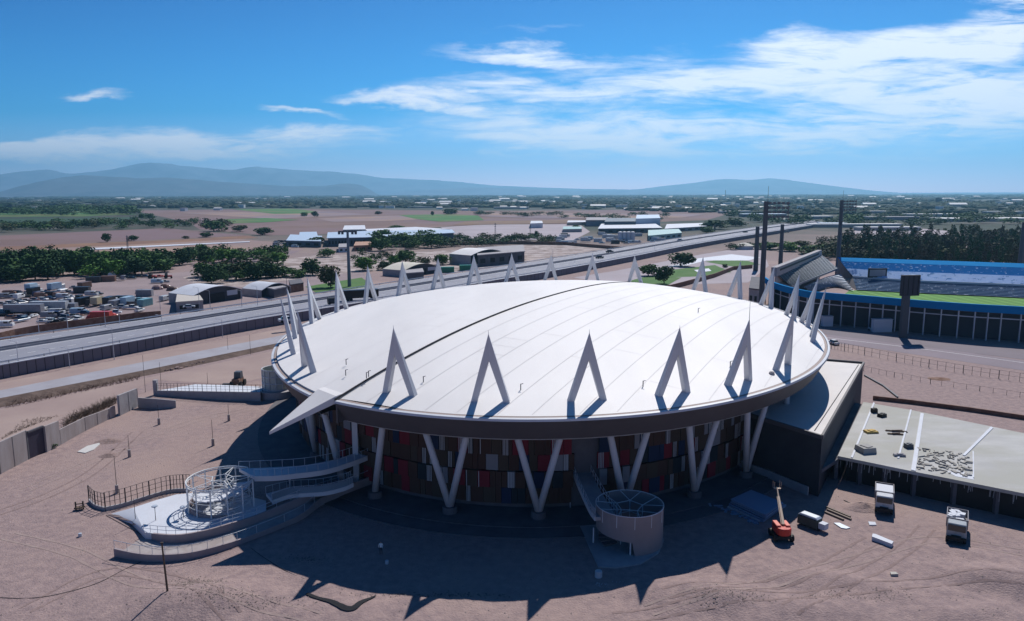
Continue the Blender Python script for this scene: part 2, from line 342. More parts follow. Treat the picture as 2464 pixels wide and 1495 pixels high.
# the step along the seam, its black joint and the fine joints of the roof skin
mb = MB(); n = 60; T = []; Bq = []
for i in range(n+1):
    p = la.lerp(lb, i/n); T.append((p.x, p.y, roof_z('L', p, .2)+.02)); Bq.append((p.x, p.y, roof_z('R', p)-.6))
mb.strip(T, Bq); mb.build('seam_riser', M['white_steel'], arena)
mb = MB(); A1 = []; B1 = []
for i in range(n+1):
    p = la.lerp(lb, i/n)-snor*.03; z = roof_z('L', p, .2)+.05; A1.append((p.x, p.y, z)); p2 = p-snor*.09; B1.append((p2.x, p2.y, z-.16))
mb.strip(A1, B1, .12); mb.build('roof_joint', M['seam'], arena)
mb = MB()
def joint(h, sgn, lift, off, q0=0.0, q1=1.0, wd=.07, cross=None):
    base = (S0+S1)/2+snor*sgn*off; l0 = rim_hit(h, base, -sdir, .98); l1 = rim_hit(h, base, sdir, .98); A1 = []; B1 = []
    for i in range(49):
        p = base+sdir*lerp(-l0+(l0+l1)*q0, -l0+(l0+l1)*q1, i/48); A1.append((p.x, p.y, roof_z(h, p, lift)+.035)); p = p+snor*wd; B1.append((p.x, p.y, roof_z(h, p, lift)+.035))
    mb.strip(A1, B1)
for k in range(1, 13): joint('R', -1, 0, 4.6*k+.4*math.sin(k*3))
for k in range(1, 11): joint('L', 1, .2, 5.0*k, wd=.04)
rj = random.Random(5)
for k in range(34):
    h, sgn, lift = ('R', -1, 0) if k % 3 else ('L', 1, .2); off = 4.6*rj.randint(0, 9); base = (S0+S1)/2+snor*sgn*off+sdir*rj.uniform(-45, 30)
    if invE(h, base+snor*sgn*4.6)[0] > .93 or invE(h, base)[0] > .93: continue
    A1 = []; B1 = []
    for i in range(9):
        p = base+snor*sgn*4.6*i/8; A1.append((p.x, p.y, roof_z(h, p, lift)+.035)); p = p+sdir*.06; B1.append((p.x, p.y, roof_z(h, p, lift)+.035))
    mb.strip(A1, B1)
mb.build('roof_joint_lines', M['faint_seam'], arena)
# rim: white lip, brown gutter, inclined fascia, lit soffit edge. Angles run on each half from the front seam to the back one
def half_angles(h):
    p0, p1 = seam_ends(h, 1.0)
    if h == 'L': p0 = PA
    if h == 'R': p0 = PB
    t0 = invE(h, p0)[1]; t1 = invE(h, p1)[1]
    if h == 'R':
        while t1 < t0: t1 += 2*math.pi
    else:
        while t1 > t0: t1 -= 2*math.pi
    return t0, t1
for h in 'LR':
    t0, t1 = half_angles(h); n = 120; lf = .2 if h == 'L' else 0
    tt = [lerp(t0, t1, i/n) for i in range(n+1)]
    def ring(s, z): return [E2(h, s, t, z) for t in tt]
    mb = MB(); mb.strip(ring(.9935, ZR+.12), ring(1.0, ZR+.06)); mb.strip(ring(.9935, ZR+.12), ring(.9935, ZR-.1)); mb.strip(ring(1.0, ZR+.06), ring(1.001, ZR-.25)); mb.build('rim_lip', M['white_steel'], arena)
    mb = MB(); mb.strip(ring(.9843, ZR+.10), ring(.9925, ZR+.03)); mb.build('gutter', M['gutter'], arena)
    if h == 'L': mb = MB(); mb.strip(ring(.985, ZR+.12+lf), ring(.985, ZR-.1)); mb.build('roof_edge', M['white_steel'], arena)
    mb = MB(); mb.strip(ring(1.0, ZR-.25), ring(.9735, ZFB)); mb.strip(ring(.9735, ZFB), ring(.966, ZFB)); mb.build('fascia', M['fascia'], arena, smooth=True)
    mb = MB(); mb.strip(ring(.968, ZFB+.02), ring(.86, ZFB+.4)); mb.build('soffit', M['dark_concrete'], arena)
    mb = MB(); mb.strip(ring(.9655, ZFB+.05), ring(.9655, ZFB-.28), .05); mb.strip(ring(.9655, ZFB-.28), ring(.958, ZFB-.28)); mb.build('edge_beam', M['white_steel'], arena)
# beak
TP = at(648, 1040, 13.3); mb = MB(); up = Vector((0, 0, .62)); back = sdir*9
inA = PA+back*.55+Vector((0, 0, .75)); inB = PB+back*1.2+Vector((0, 0, .9)); a_ = PA+Vector((0, 0, .62)); b_ = PB+Vector((0, 0, .66))
k1 = [inA, a_, TP+Vector((0, 0, .06)), b_, inB]; lo = [v-Vector((0, 0, q)) for v, q in zip(k1, (1.0, 1.0, .42, 1.0, 1.0))]
mb.add(k1+lo, [(0, 1, 2, 3, 4), (9, 8, 7, 6, 5)]+[(i, i+5, (i+1) % 5+5, (i+1) % 5) for i in range(5)])
mb.build('beak', M['white_membrane'], arena)
# end of the right-hand rim beside the beak
mb = MB(); q = E2('R', .95, half_angles('R')[0], 0); mb.wall([Vector((PB.x, PB.y, ZFB)), Vector((q.x, q.y, ZFB))], ZR-ZFB-.1, .25); mb.build('fascia_return', M['fascia'], arena)
# spikes: tips read off the plan of the ring, legs run down through the rim into the V columns
TIPS_R = [(946.8, 795.6), (1175.4, 808.5), (1418.3, 806), (1635.6, 795), (1802.8, 775.4), (1910.4, 748.8), (1986.4, 700.5), (1968.3, 675), (1923.6, 664.1), (1863, 646.1), (1782.4, 632.2), (1691.9, 622.5)]
TIPS_L = [(715.6, 755), (676.2, 723.7), (690.3, 697.2), (739.3, 673.1), (808.5, 656.3), (884.6, 643.7), (967.8, 632.2), (1053.7, 624.4), (1140, 617.2), (1231.3, 612.6), (1326.2, 615.4), (1425.7, 612.4), (1527.1, 617.2)]
spikes = []; zf = ZR+.25
def spike(h, k, x, y, n_all):
    T = at(x, y, ZT); t0 = invE(h, T)[1]; sc = invE(h, T)[0]
    feet = []; fr = (ZT-zf)/(ZT-ZB); nodes = []
    for sg in (-1, 1):
        B = E2(h, .902, t0+sg*ST/2, ZB); nodes.append(B); feet.append(T+(B-T)*fr)
    tang = (feet[1]-feet[0]); tang.z = 0; tang.normalize(); outw = Vector((tang.y, -tang.x, 0)); ctr = Vector((A_X, A_Y, 0))
    if (T-ctr).dot(outw) < 0: outw = -outw
    w_ = .41; mb = MB(); th = .46; ap = T+Vector((0, 0, .3)); F0, F1 = feet
    def P(c, q, o_): return c+tang*q+outw*o_
    notch = (F0+F1)/2; notch = notch.lerp(T, .655)
    for s_ in (1, -1): pass
    fr_ = []; bk_ = []
    outl = [(F0, -w_, th, 0), (F0, w_, th, 0), (notch, 0, th*.8, 0), (F1, -w_, th, 0), (F1, w_, th, 0), (ap, 0, .08, 0)]
    fr_ = [P(c, q, o_) for c, q, o_, _ in outl]; bk_ = [P(c, q, -o_) for c, q, o_, _ in outl]
    # split into two legs so that every face is convex
    v = fr_+bk_; mb.add(v, [(0, 1, 2, 5), (2, 3, 4, 5), (11, 8, 7, 6), (11, 10, 9, 8), (6, 0, 5, 11), (4, 10, 11, 5), (1, 7, 8, 2), (3, 2, 8, 9), (0, 6, 7, 1), (3, 9, 10, 4)])
    mb.tube(ap-Vector((0, 0, .3)), ap+Vector((0, 0, .45)), .05, .02, n=5)
    for F in (F0, F1): mb.tube(F-(T-F).normalized()*.9+Vector((0, 0, -.2)), F+(T-F).normalized()*.06, .56, .52, n=12)
    o = mb.build('spike', M['white_steel'], arena, bevel=.16)
    for F in (F0, F1): mb = MB(); mb.box(F+outw*.62+tang*.15+Vector((0, 0, .12)), (.75, .34, .22), math.atan2(tang.y, tang.x)); mb.build('foot_light', M['black'], arena)
    return T, nodes, feet
SP = {'R': [spike('R', i, x, y, 12) for i, (x, y) in enumerate(TIPS_R)], 'L': [spike('L', i, x, y, 13) for i, (x, y) in enumerate(TIPS_L)]}
# V columns: from the shared node up to the foot of the spikes on both sides of it
pl_n = 0
for h in 'RL':
    S_ = SP[h]
    for i in range(len(S_)+1):
        a = S_[i-1] if i > 0 else None; b = S_[i] if i < len(S_) else None
        # node between spike i-1 and i
        ta = [invE(h, q[0])[1] for q in (a, b) if q]
        if len(ta) == 2:
            d = (ta[1]-ta[0]+math.pi) % (2*math.pi)-math.pi; tm = ta[0]+d/2
        else:
            q = 1 if h == 'R' else -1; tm = ta[0]+(ST/2*q if a else -ST/2*q)
        B = E2(h, .902, tm, .9)
        if (h, i) in (('L', 13),): continue
        for s_, sg in ((a, 1), (b, -1)):
            if not s_: continue
            F = min(s_[2], key=lambda f: (f-B).length); dr = (F-B).normalized(); mb = MB()
            mb.tube(B, B+dr*((ZR-.5-B.z)/dr.z), .50, .45, n=16); mb.build('column', M['white_steel'], arena, smooth=True)
        mb = MB(); mb.tube((B.x, B.y, 0), (B.x, B.y, 1.15), 1.1, 1.05, n=20); mb.build('column_plinth', M['dark_concrete'], arena)
# facade wall with rows of coloured panels
SW = .862
mb = MB(); cols = [mat('panel_brown', (.085, .045, .035)), mat('panel_maroon', (.21, .02, .035)), mat('panel_navy', (.02, .035, .085)), mat('panel_grey', (.27, .27, .29)), mat('panel_taupe', (.085, .06, .045)), mat('panel_teal', (.025, .035, .045)), mat('panel_strip', (.62, .64, .66))]
rp = random.Random(21); zrow = [.9+2.45*i for i in range(6)]
mw = MB(); tt = [2*math.pi*i/160 for i in range(161)]
mw.strip([E2('R', SW-.004, t, 0) for t in tt], [E2('R', SW-.004, t, ZFB+.5) for t in tt]); mw.build('wall', M['dark_concrete'], arena, smooth=True)
DOOR = invE('R', at(1395, 1150, 4))[1]
for r_ in range(5):
    ang = rp.random()*.02; z0 = zrow[r_]+.04; z1 = zrow[r_+1]-.04; stagger = r_ % 2
    while ang < 2*math.pi:
        wdt = rp.choice((1.0, 1.4, 1.8, 2.2))/62; t = ang+math.pi*.2; dd = (t-DOOR+math.pi) % (2*math.pi)-math.pi
        if not (abs(dd) < .035 and r_ in (0, 1, 2, 3)):
            mb.cm = rp.choices(range(6), (34, 13, 8, 8 if r_ not in (0, 4) else 1, 25, 10))[0]; pr = SW+.001+.003*rp.random()+.004*stagger
            a0, a1 = t, t+wdt-.0012; p = [E2('R', pr, a0, z0), E2('R', pr, a1, z0), E2('R', pr, a1, z1), E2('R', pr, a0, z1)]; q = [E2('R', SW-.003, a0, z0), E2('R', SW-.003, a1, z0), E2('R', SW-.003, a1, z1), E2('R', SW-.003, a0, z1)]
            mb.add(p+q, [(0, 1, 2, 3), (3, 2, 6, 7), (0, 4, 5, 1), (1, 5, 6, 2), (0, 3, 7, 4)])
            if rp.random() < .20:
                mb.cm = 6
                for k in range(rp.choice((1, 3, 4))):
                    a2 = a0+.003+k*.0042
                    if a2+.0019 < a1:
                        s2 = pr+.0012; p = [E2('R', s2, a2, z0), E2('R', s2, a2+.0018, z0), E2('R', s2, a2+.0018, z1), E2('R', s2, a2, z1)]; mb.add(p, [(0, 1, 2, 3)])
        ang += wdt
mb.build('facade_panels', cols, arena)
# raised apron round the foot of the arena, stepped
mb = MB(); aa = [lerp(-math.pi, math.pi, i/140) for i in range(141)]
for s0, s1, z in ((.85, .945, .22), (.945, .985, .12)):
    mb.strip([E2('R', s0, t, z) for t in aa], [E2('R', s1, t, z) for t in aa]); mb.strip([E2('R', s1, t, z) for t in aa], [E2('R', s1, t, 0) for t in aa])
mb.build('apron', M['dark_concrete'], arena, smooth=False)
# ------------------------------------------------------------------ roads and ground sheets
M['road_light'] = mat('road_light', (.38, .37, .41), .85, (.33, .31, .34), .15, 5)
M['soil_dark'] = mat('soil_dark', (.085, .055, .045), .95, (.16, .11, .09), .4, 6, bump=.6)
M['soil_tan'] = mat('soil_tan', (.40, .30, .265), .95, (.33, .24, .22), .06, 6)
M['soil_pink'] = mat('soil_pink', (.27, .20, .215), .95, (.20, .15, .17), .01, 6, col3=(.33, .22, .17), scale3=.004)
M['soil_brown'] = mat('soil_brown', (.17, .105, .09), .95, (.235, .15, .125), .012, 6, col3=(.20, .13, .14), scale3=.003)
M['crop_green'] = mat('crop_green', (.06, .20, .04), .95, (.045, .14, .035), .02, 5, col3=(.14, .17, .06), scale3=.006)
M['crop_dark'] = mat('crop_dark', (.025, .075, .03), .95, (.02, .05, .025), .03, 5)
M['lawn'] = mat('lawn', (.06, .16, .03), .95, (.10, .18, .05), .08, 5)
M['pale_lot'] = mat('pale_lot', (.42, .36, .39), .9, (.36, .31, .33), .02, 5)
M['rocky'] = mat('rocky', (.50, .42, .40), .95, (.24, .18, .16), .09, 9, (.42, .6), bump=.8, bscale=.5, bdist=1)
M['white_slab'] = mat('white_slab', (.66, .68, .74), .7, (.60, .62, .68), .2, 4)
M['blue_wall'] = mat('blue_wall', (.012, .22, .52), .95, (.015, .25, .57), .1, 3, spec=.05)
M['blue_seats'] = mat('blue_seats', (.015, .19, .50), .95, (.50, .66, .88), .55, 5, (.60, .64), spec=.05)
M['pale_seats'] = mat('pale_seats', (.50, .66, .92), .6, (.10, .28, .55), .35, 6, (.56, .62), col3=(.66, .76, .92), scale3=.8, con3=(.60, .64), spec=.05)
M['grey_seats'] = mat('grey_seats', (.10, .16, .26), .95, (.50, .56, .66), .5, 4, (.60, .63), spec=.05)
M['mesh_wire'] = mat('mesh_wire', (.05, .045, .05), .7)
M['glass'] = mat('glass', (.30, .38, .42), .12, spec=.6)
M['rust'] = mat('rust', (.18, .09, .06), .9, (.26, .16, .12), .8, 5)
M['tin'] = mat('tin', (.62, .66, .72), .35, (.50, .54, .60), .3, 4, metal=.2)
M['wood'] = mat('wood', (.16, .11, .08), .9, (.10, .07, .05), 2, 4)
def sheet(name, pts, z, m_, sub=0):
    P = [at(x, y, z) for x, y in pts]; mb = MB(); mb.add(P, [tuple(range(len(P)))]); o = mb.build(name, m_)
    return tag(o, kind='structure')
def road(name, A, B, z, m_, n=60, th=0.0):
    a = curve([at(x, y, z) for x, y in A], n); b = curve([at(x, y, z) for x, y in B], n); mb = MB(); mb.strip(a, b, th); return tag(mb.build(name, m_), kind='structure'), a, b
HZ = 3.4
HF = [(-160, 842), (0, 818.8), (386, 763.4), (662, 723.1), (905, 687.3), (1052, 665), (1203, 642), (1330, 622.6), (1445, 604.5), (1642, 572.3), (1780, 552.5), (1865, 541), (1960, 531)]
HN = [(-160, 909), (0, 879.2), (322, 821.2), (601.6, 770.4), (911, 721.5), (1052, 699), (1203, 672.5), (1335.5, 651), (1527, 616), (1654, 591), (1766, 572), (1890, 552.5), (1990, 536.5)]
HC_, ha, hb = road('highway', HF, HN, HZ, M['asphalt'], 90)
def mid(a, b, t, dz=0): return [p.lerp(q, t)+Vector((0, 0, dz)) for p, q in zip(a, b)]
mb = MB()
for t_ in (.03, .36, .50, .97): mb.strip(mid(ha, hb, t_, .03), mid(ha, hb, t_+.010, .03))
for k in range(1, 88):
    for t_ in (.20, .72):
        a0, a1 = mid(ha, hb, t_, .03), mid(ha, hb, t_+.008, .03); q0, q1 = a0[k], a0[k].lerp(a0[k+1], .4); r0, r1 = a1[k], a1[k].lerp(a1[k+1], .4); mb.add([q0, q1, r1, r0], [(0, 1, 2, 3)])
tag(mb.build('lane_markings', M['white_paint']), kind='structure')
def rail(name, pts, label, cat, h=.8, dense=2, m_=None, group=None):
    g = empty(name, pts[0], label, cat, group); b = MB(); b.wall([p+Vector((0, 0, h*.55)) for p in pts], h*.45, .12); b.build('rail_beam', m_ or M['tin'], g)
    for i in range(0, len(pts), dense): b = MB(); b.box(pts[i]+Vector((0, 0, h/2)), (.14, .14, h)); b.build('post', M['dark_metal'], g)
    return g
rail('guardrail', mid(ha, hb, .012), 'long grey steel guardrail along the far edge of the raised highway', 'guardrail')
rail('guardrail', mid(ha, hb, .988), 'pale guardrail above the retaining wall on the near edge of the highway', 'guardrail', h=.9)
mb = MB(); mb.wall(mid(ha, hb, .415), .85, .35); tag(mb.build('median_barrier', M['concrete']), 'low concrete barrier dividing the two carriageways of the highway', 'barrier')
mb = MB(); mb.wall(mid(ha, hb, .46), .5, .25); tag(mb.build('median_kerb', M['concrete']), 'thin concrete kerb running beside the highway median barrier', 'kerb')
# retaining wall with panel joints
mb = MB(); W0 = [Vector((p.x, p.y, 0)) for p in mid(ha, hb, 1.0)]; mb.wall(W0, HZ-.01, .4)
M['retaining'] = mat('retaining', (.20, .18, .22), .85, (.16, .15, .18), .12, 6)
rw = empty('retaining_wall', W0[10], 'long dark concrete retaining wall under the near side of the highway', 'wall'); mb.build('wall_face', M['retaining'], rw)
mb = MB()
for i in range(4, 86):
    for q in (0, .5):
        p = W0[i].lerp(W0[i+1], q); d = (W0[i+1]-W0[i]).normalized(); nrm = Vector((d.y, -d.x, 0)); nrm = nrm if nrm.y < 0 else -nrm; mb.box(p+nrm*.21+Vector((0, 0, HZ/2)), (.12, .06, HZ-.1), math.atan2(d.y, d.x))
mb.build('panel_joints', M['black'], rw)
mb = MB(); mb.wall([p+Vector((0, 0, HZ-.02)) for p in W0], .22, .7); mb.build('coping', M['white_slab'], rw)
mb = MB(); W1 = [Vector((p.x, p.y, 0)) for p in mid(ha, hb, 0.0)]; mb.wall(W1, HZ-.01, .4); tag(mb.build('retaining_wall', M['retaining']), 'concrete wall holding up the far side of the highway beside the scrapyard', 'wall')
# light side road, its verge and the earth bank below it
RA = [(-150, 967), (0, 939.7), (346.5, 870.8), (662, 810.4), (760, 792)]; RB = [(-150, 987), (0, 958.2), (197, 920.1), (349.5, 890.4), (662, 827.2), (770, 806)]; RCk = [(-150, 1012), (0, 981), (170, 946), (300, 915), (500, 874), (662, 838), (775, 812)]
_, sa, sb = road('side_road', RA, RB, .8, M['road_light'], 40)
cc = curve([at(x, y, 0.02) for x, y in RCk], 40); mb = MB(); mb.strip([v+Vector((0, 0, .0)) for v in sb], cc); tag(mb.build('dirt_bank', M['soil_dark']), kind='structure')
vg = curve([at(x, y, .1) for x, y in [(-150, 948), (0, 921), (322, 858), (601, 806), (760, 776)]], 40); mb = MB(); mb.strip(vg, sa); tag(mb.build('verge', M['soil_tan']), kind='structure')
vg2 = [Vector((p.x, p.y-.6, .1)) for p in curve([at(x, y, .1) for x, y in [(-150, 948), (0, 915), (322, 853), (601, 801), (760, 768)]], 40)]
sheet('dirt_track', [(0, 985), (300, 920), (500, 880), (668, 842), (655, 905), (560, 925), (372, 915), (335, 933), (262, 962), (148, 1008), (30, 1062), (-60, 1075), (-100, 1000)], .02, M['soil_tan'])
sheet('scrapyard_ground', [(-40, 705), (60, 684), (230, 670), (440, 655), (690, 630), (860, 640), (900, 690), (600, 733), (380, 766), (-40, 830)], .03, mat('yard_dirt', (.33, .255, .255), .95, (.26, .20, .205), .05, 7, bump=.4, bscale=.5))
sheet('pale_strip_lot', [(-60, 612), (-60, 600), (547, 573), (662, 583), (735, 600), (640, 632), (267, 630), (0, 614)], .03, M['soil_pink'])
sheet('tan_field', [(-60, 570), (402, 549), (467, 556), (599, 567), (0, 594), (-60, 597)], .06, M['soil_brown'])
sheet('green_field', [(-60, 527), (322, 523), (345, 538), (0, 549), (-60, 552)], .08, M['crop_dark'])
sheet('bare_field', [(322, 507), (662, 503), (1180, 508), (1560, 505), (1760, 513), (1700, 530), (1420, 540), (1080, 545), (900, 560), (640, 567), (480, 552), (455, 536)], .10, M['soil_brown'])
sheet('pink_field', [(430, 512), (760, 508), (900, 516), (650, 527)], .30, M['soil_pink']); sheet('pink_field', [(760, 526), (1000, 517), (1100, 524), (930, 532), (800, 534)], .30, M['soil_pink'])
sheet('crop_field', [(560, 504), (700, 502), (765, 509), (740, 514), (660, 515)], .4, M['crop_green']); sheet('crop_field', [(960, 518), (1080, 515), (1150, 519), (1165, 530), (1060, 534), (1000, 527)], .4, M['crop_green']); sheet('crop_field', [(535, 528), (640, 525), (720, 529), (640, 535), (560, 538)], .4, M['crop_green'])
sheet('pale_lot', [(1060, 547), (1180, 540), (1395, 540), (1420, 558), (1380, 578), (1100, 580)], .15, M['pale_lot'])
sheet('pale_lot', [(2030, 560), (2060, 551), (2200, 549), (2280, 556), (2300, 566), (2120, 572)], .3, M['pale_lot'])
sheet('wasteland', [(440, 668), (520, 650), (620, 632), (760, 615), (945, 610), (1120, 600), (1260, 590), (1430, 590), (1500, 600), (1300, 628), (1100, 655), (930, 650), (760, 664), (600, 690), (480, 690)], .05, M['rocky'])
sheet('park_paving', [(1380, 668), (1480, 652), (1690, 612), (1830, 590), (1850, 640), (1800, 680), (1500, 690)], .05, M['pale_lot'])
sheet('lawn', [(1610, 650), (1720, 638), (1760, 655), (1690, 665), (1600, 668)], .10, M['lawn']); sheet('lawn', [(1696, 630), (1740, 625), (1800, 628), (1830, 637), (1760, 641)], .10, M['lawn']); sheet('lawn', [(1470, 688), (1560, 664), (1640, 668), (1600, 690)], .10, M['lawn'])
sheet('lawn', [(735, 690), (870, 668), (900, 690), (760, 704)], .09, M['lawn'])
sheet('white_path', [(1590, 646), (1680, 622), (1760, 612), (1830, 620), (1800, 627), (1700, 627), (1640, 642)], .13, M['white_slab']); sheet('white_path', [(1670, 650), (1705, 646), (1712, 652), (1680, 656)], .16, M['white_slab'])
sheet('stadium_forecourt', [(1990, 800), (2464, 868), (2700, 900), (2700, 925), (2464, 892), (1990, 822)], .03, mat('forecourt', (.27, .22, .25), .9, (.23, .19, .215), .05, 5))
sheet('service_road', [(1975, 785), (2464, 842), (2700, 872), (2700, 897), (2464, 866), (1980, 804)], .035, mat('service_tar', (.22, .185, .21), .9, (.19, .16, .18), .05, 5))
mb = MB(); a1 = curve([at(x, y, .05) for x, y in [(1960, 809), (2206, 838), (2464, 873), (2700, 905)]], 30); mb.strip(a1, [p+Vector((0, -.35, 0)) for p in a1]); tag(mb.build('painted_line', M['white_paint']), kind='structure')
sheet('brown_field', [(0, 594), (402, 578), (600, 567), (620, 573), (330, 588), (0, 603)], .09, mat('orange_soil', (.27, .15, .09), .95, (.20, .11, .08), .03, 5)); sheet('brown_field', [(1180, 512), (1700, 515), (1640, 524), (1300, 526), (1150, 520)], .45, M['soil_pink']); sheet('brown_field', [(1120, 533), (1400, 529), (1420, 536), (1090, 542)], .5, mat('orange_field', (.25, .16, .10), .95, (.19, .12, .09), .02, 5)); sheet('green_field', [(0, 512), (250, 508), (330, 516), (200, 521), (0, 522)], .3, M['crop_green'])
# long white greenhouse-like strip on the lot
mb = MB(); a1 = [at(206, 603, 0), at(400, 594, 0), at(601, 583.5, 0)]; b1 = [at(206, 599, 0), at(400, 590, 0), at(601, 582, 0)]
mb.prism([a1[0].xy, a1[2].xy, b1[2].xy, b1[0].xy], 0, .5); tag(mb.build('concrete_channel', M['white_slab']), 'long narrow white concrete strip lying across the pinkish lot', 'channel')

# ------------------------------------------------------------------ annex beside the arena
AH = 9.55; c_fr = at(1978, 1048, AH); c_fl = at(1770, 985, AH); c_br = at(2077.7, 872.4, AH); c_bl = at(1985, 865, AH)
an = empty('annex', (c_fr.x, c_fr.y, 0), 'tall dark-walled annex with a flat white roof joined to the right side of the arena', 'building')
poly = [c_fl.xy, c_fr.xy, c_br.xy, c_bl.xy]; mb = MB(); mb.prism(poly, 0, AH-.45); mb.build('wall', mat('annex_wall', (.055, .055, .065), .8, (.045, .045, .055), .3, 4), an)
cen = sum((Vector((p[0], p[1])) for p in poly), Vector((0, 0)))/4; ins = [cen+(Vector(p)-cen)*.985 for p in poly]; out = [cen+(Vector(p)-cen)*1.008 for p in poly]
mb = MB(); mb.prism(ins, AH-.44, AH-.30); mb.build('roof', mat('annex_roof', (.74, .70, .68), .7, (.66, .62, .61), .08, 5), an)
mb = MB()
for i in range(4): mb.wall([Vector((*out[i], AH-.5)), Vector((*out[(i+1) % 4], AH-.5))], .62, .35)
mb.build('parapet', M['fascia'], an)
mb = MB(); p0, p1 = at(1960, 1037, AH-.29), at(2066, 878, AH-.29); mb.wall([Vector((p0.x, p0.y, AH-.29)), Vector((p1.x, p1.y, AH-.29))], .06, .12); mb.build('roof_seam', M['seam'], an)
mb = MB(); mb.wall([at(1760, 1118, 0), at(1850, 1152, 0), at(1944, 1192, 0)], 1.3, .3); tag(mb.build('low_wall', M['concrete']), 'low concrete wall in the shadow in front of the dark annex', 'wall')

# ------------------------------------------------------------------ unfinished slab-roofed building at the right
SH = 4.1; sb_ = [at(x, y, SH) for x, y in [(2077.7, 967.4), (2016, 1097.3), (2182.6, 1131.6), (2464, 1187.6), (2760, 1246), (2760, 1105), (2464, 1042.7), (2192, 986.7)]]
sl = empty('slab_building', (sb_[2].x, sb_[2].y, 0), 'unfinished low building with a wide bare concrete roof slab and debris on it', 'building')
M['slab'] = mat('slab', (.54, .53, .51), .9, (.44, .43, .42), .12, 7, col3=(.43, .42, .38), scale3=.05, stretch=(1, 2.2, 1, -12))
mb = MB(); mb.prism([v.xy for v in sb_], SH-.5, SH); mb.build('roof_slab', M['slab'], sl)
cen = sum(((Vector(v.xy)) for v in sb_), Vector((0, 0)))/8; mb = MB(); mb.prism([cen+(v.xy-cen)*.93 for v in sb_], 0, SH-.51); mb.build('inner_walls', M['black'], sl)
for k in range(9):
    t = k/8*2.9; seg = [sb_[1], sb_[2], sb_[3], sb_[4]]; i = min(int(t), 2); p = seg[i].lerp(seg[i+1], t-i); p = p+Vector((.2, .9, 0)); mb = MB(); mb.box((p.x, p.y, (SH-.5)/2), (.55, .55, SH-.5)); mb.build('pillar', M['dark_concrete'], sl)
def on_slab(name, quad, h, m_):
    mb = MB(); mb.prism([at(x, y, SH).xy for x, y in quad], SH+.004, SH+h); return mb.build(name, m_, sl)
for q in ([(2101, 970), (2105, 971), (2052, 1103), (2047, 1102)], [(2190, 987), (2194, 987.5), (2164, 1104), (2159, 1104)], [(2215, 995), (2223, 996.5), (2203, 1135), (2192, 1132)], [(2384, 1028), (2390, 1031), (2322, 1098), (2316, 1096)], [(2340, 1087), (2343, 1088), (2344, 1151), (2341, 1151)]): on_slab('roof_strip', q, .12, M['white_slab'])
on_slab('wet_patch', [(2278, 1135), (2310, 1133), (2344, 1143), (2343, 1155), (2300, 1147)], .03, M['white_slab'])
def slab_thing(name, x, y, sz, rz, h, m_, label, cat):
    p = at(x, y, SH); mb = MB(); mb.box((p.x, p.y, SH+h/2+.01), (sz[0], sz[1], h), rz, .9); mb.box((p.x+.1, p.y, SH+h+.06), (sz[0]*.5, sz[1]*.6, .12), rz+.3); tag(mb.build(name, m_), label, cat)
slab_thing('equipment_box', 2103, 993, (1.0, .9), .2, .8, M['black'], 'small dark box near the back left of the concrete roof slab', 'box'); slab_thing('equipment_box', 2122, 1003, (1.4, 1.1), .5, .6, M['black'], 'wider dark box lying between the first two white roof strips', 'box')
slab_thing('tarp_heap', 2095, 1041, (2.2, 1.4), .1, .35, mat('yellow_tarp', (.55, .38, .12)), 'yellow and grey heap of sheeting on the concrete roof', 'heap')
slab_thing('timber_stack', 2157, 1039, (3.6, .35), -.25, .2, M['wood'], 'upper long brown timber lying on the concrete roof', 'timber'); slab_thing('timber_stack', 2155, 1046, (2.6, .45), -.22, .2, M['wood'], 'lower short brown timber lying on the concrete roof', 'timber')
slab_thing('pallet_box', 2082, 1087, (2.4, 2.4), .2, .9, mat('crate_grey', (.35, .34, .33)), 'grey crate at the front edge of the concrete roof slab', 'crate'); slab_thing('equipment_box', 2186, 1078, (1.2, 1.0), .1, .7, M['dark_metal'], 'dark box beside the widest white strip on the roof slab', 'box')
slab_thing('concrete_block', 2164, 1098, (1.8, .6), -.15, .35, M['concrete'], 'pale block at the end of the second white roof strip', 'block')
mb = MB(); rr = random.Random(3)
for k in range(120):
    a = rr.random(); b = rr.random(); x = lerp(2208, 2340, a); y = lerp(1086, 1140, b)+(a-.5)*18; p = at(x, y, SH)
    mb.box((p.x, p.y, SH+.08), (rr.uniform(.3, 1.3), rr.uniform(.05, .35), rr.uniform(.06, .28)), rr.random()*3, rx=rr.uniform(-.3, .3))
tag(mb.build('rubble', mat('rubble_grey', (.46, .44, .40), .9, (.33, .30, .27), .8, 4)), 'spread of broken concrete and sticks on the roof slab', 'rubble', kind='stuff')
mb = MB()
for k in range(60):
    t = rr.random()*2.9; i = min(int(t), 2); seg = [sb_[1], sb_[2], sb_[3], sb_[4]]; p = seg[i].lerp(seg[i+1], t-i); mb.tube((p.x, p.y+.3, SH-.5), (p.x+rr.uniform(-.1, .1), p.y+.3, SH-.5-rr.uniform(.5, 1.6)), .025, n=4)
mb.build('hanging_bars', M['tin'], sl)

mb = MB(); q1, q2 = c_fr.lerp(c_br, .04), c_fr.lerp(c_br, .8); mb.prism([q1.xy, sb_[1].xy, sb_[0].xy, q2.xy], SH-1.1, SH-.55); mb.build('added_shade_roof', M['dark_concrete'], sl)  # link roof added to shade out the sunlit gap between annex and slab
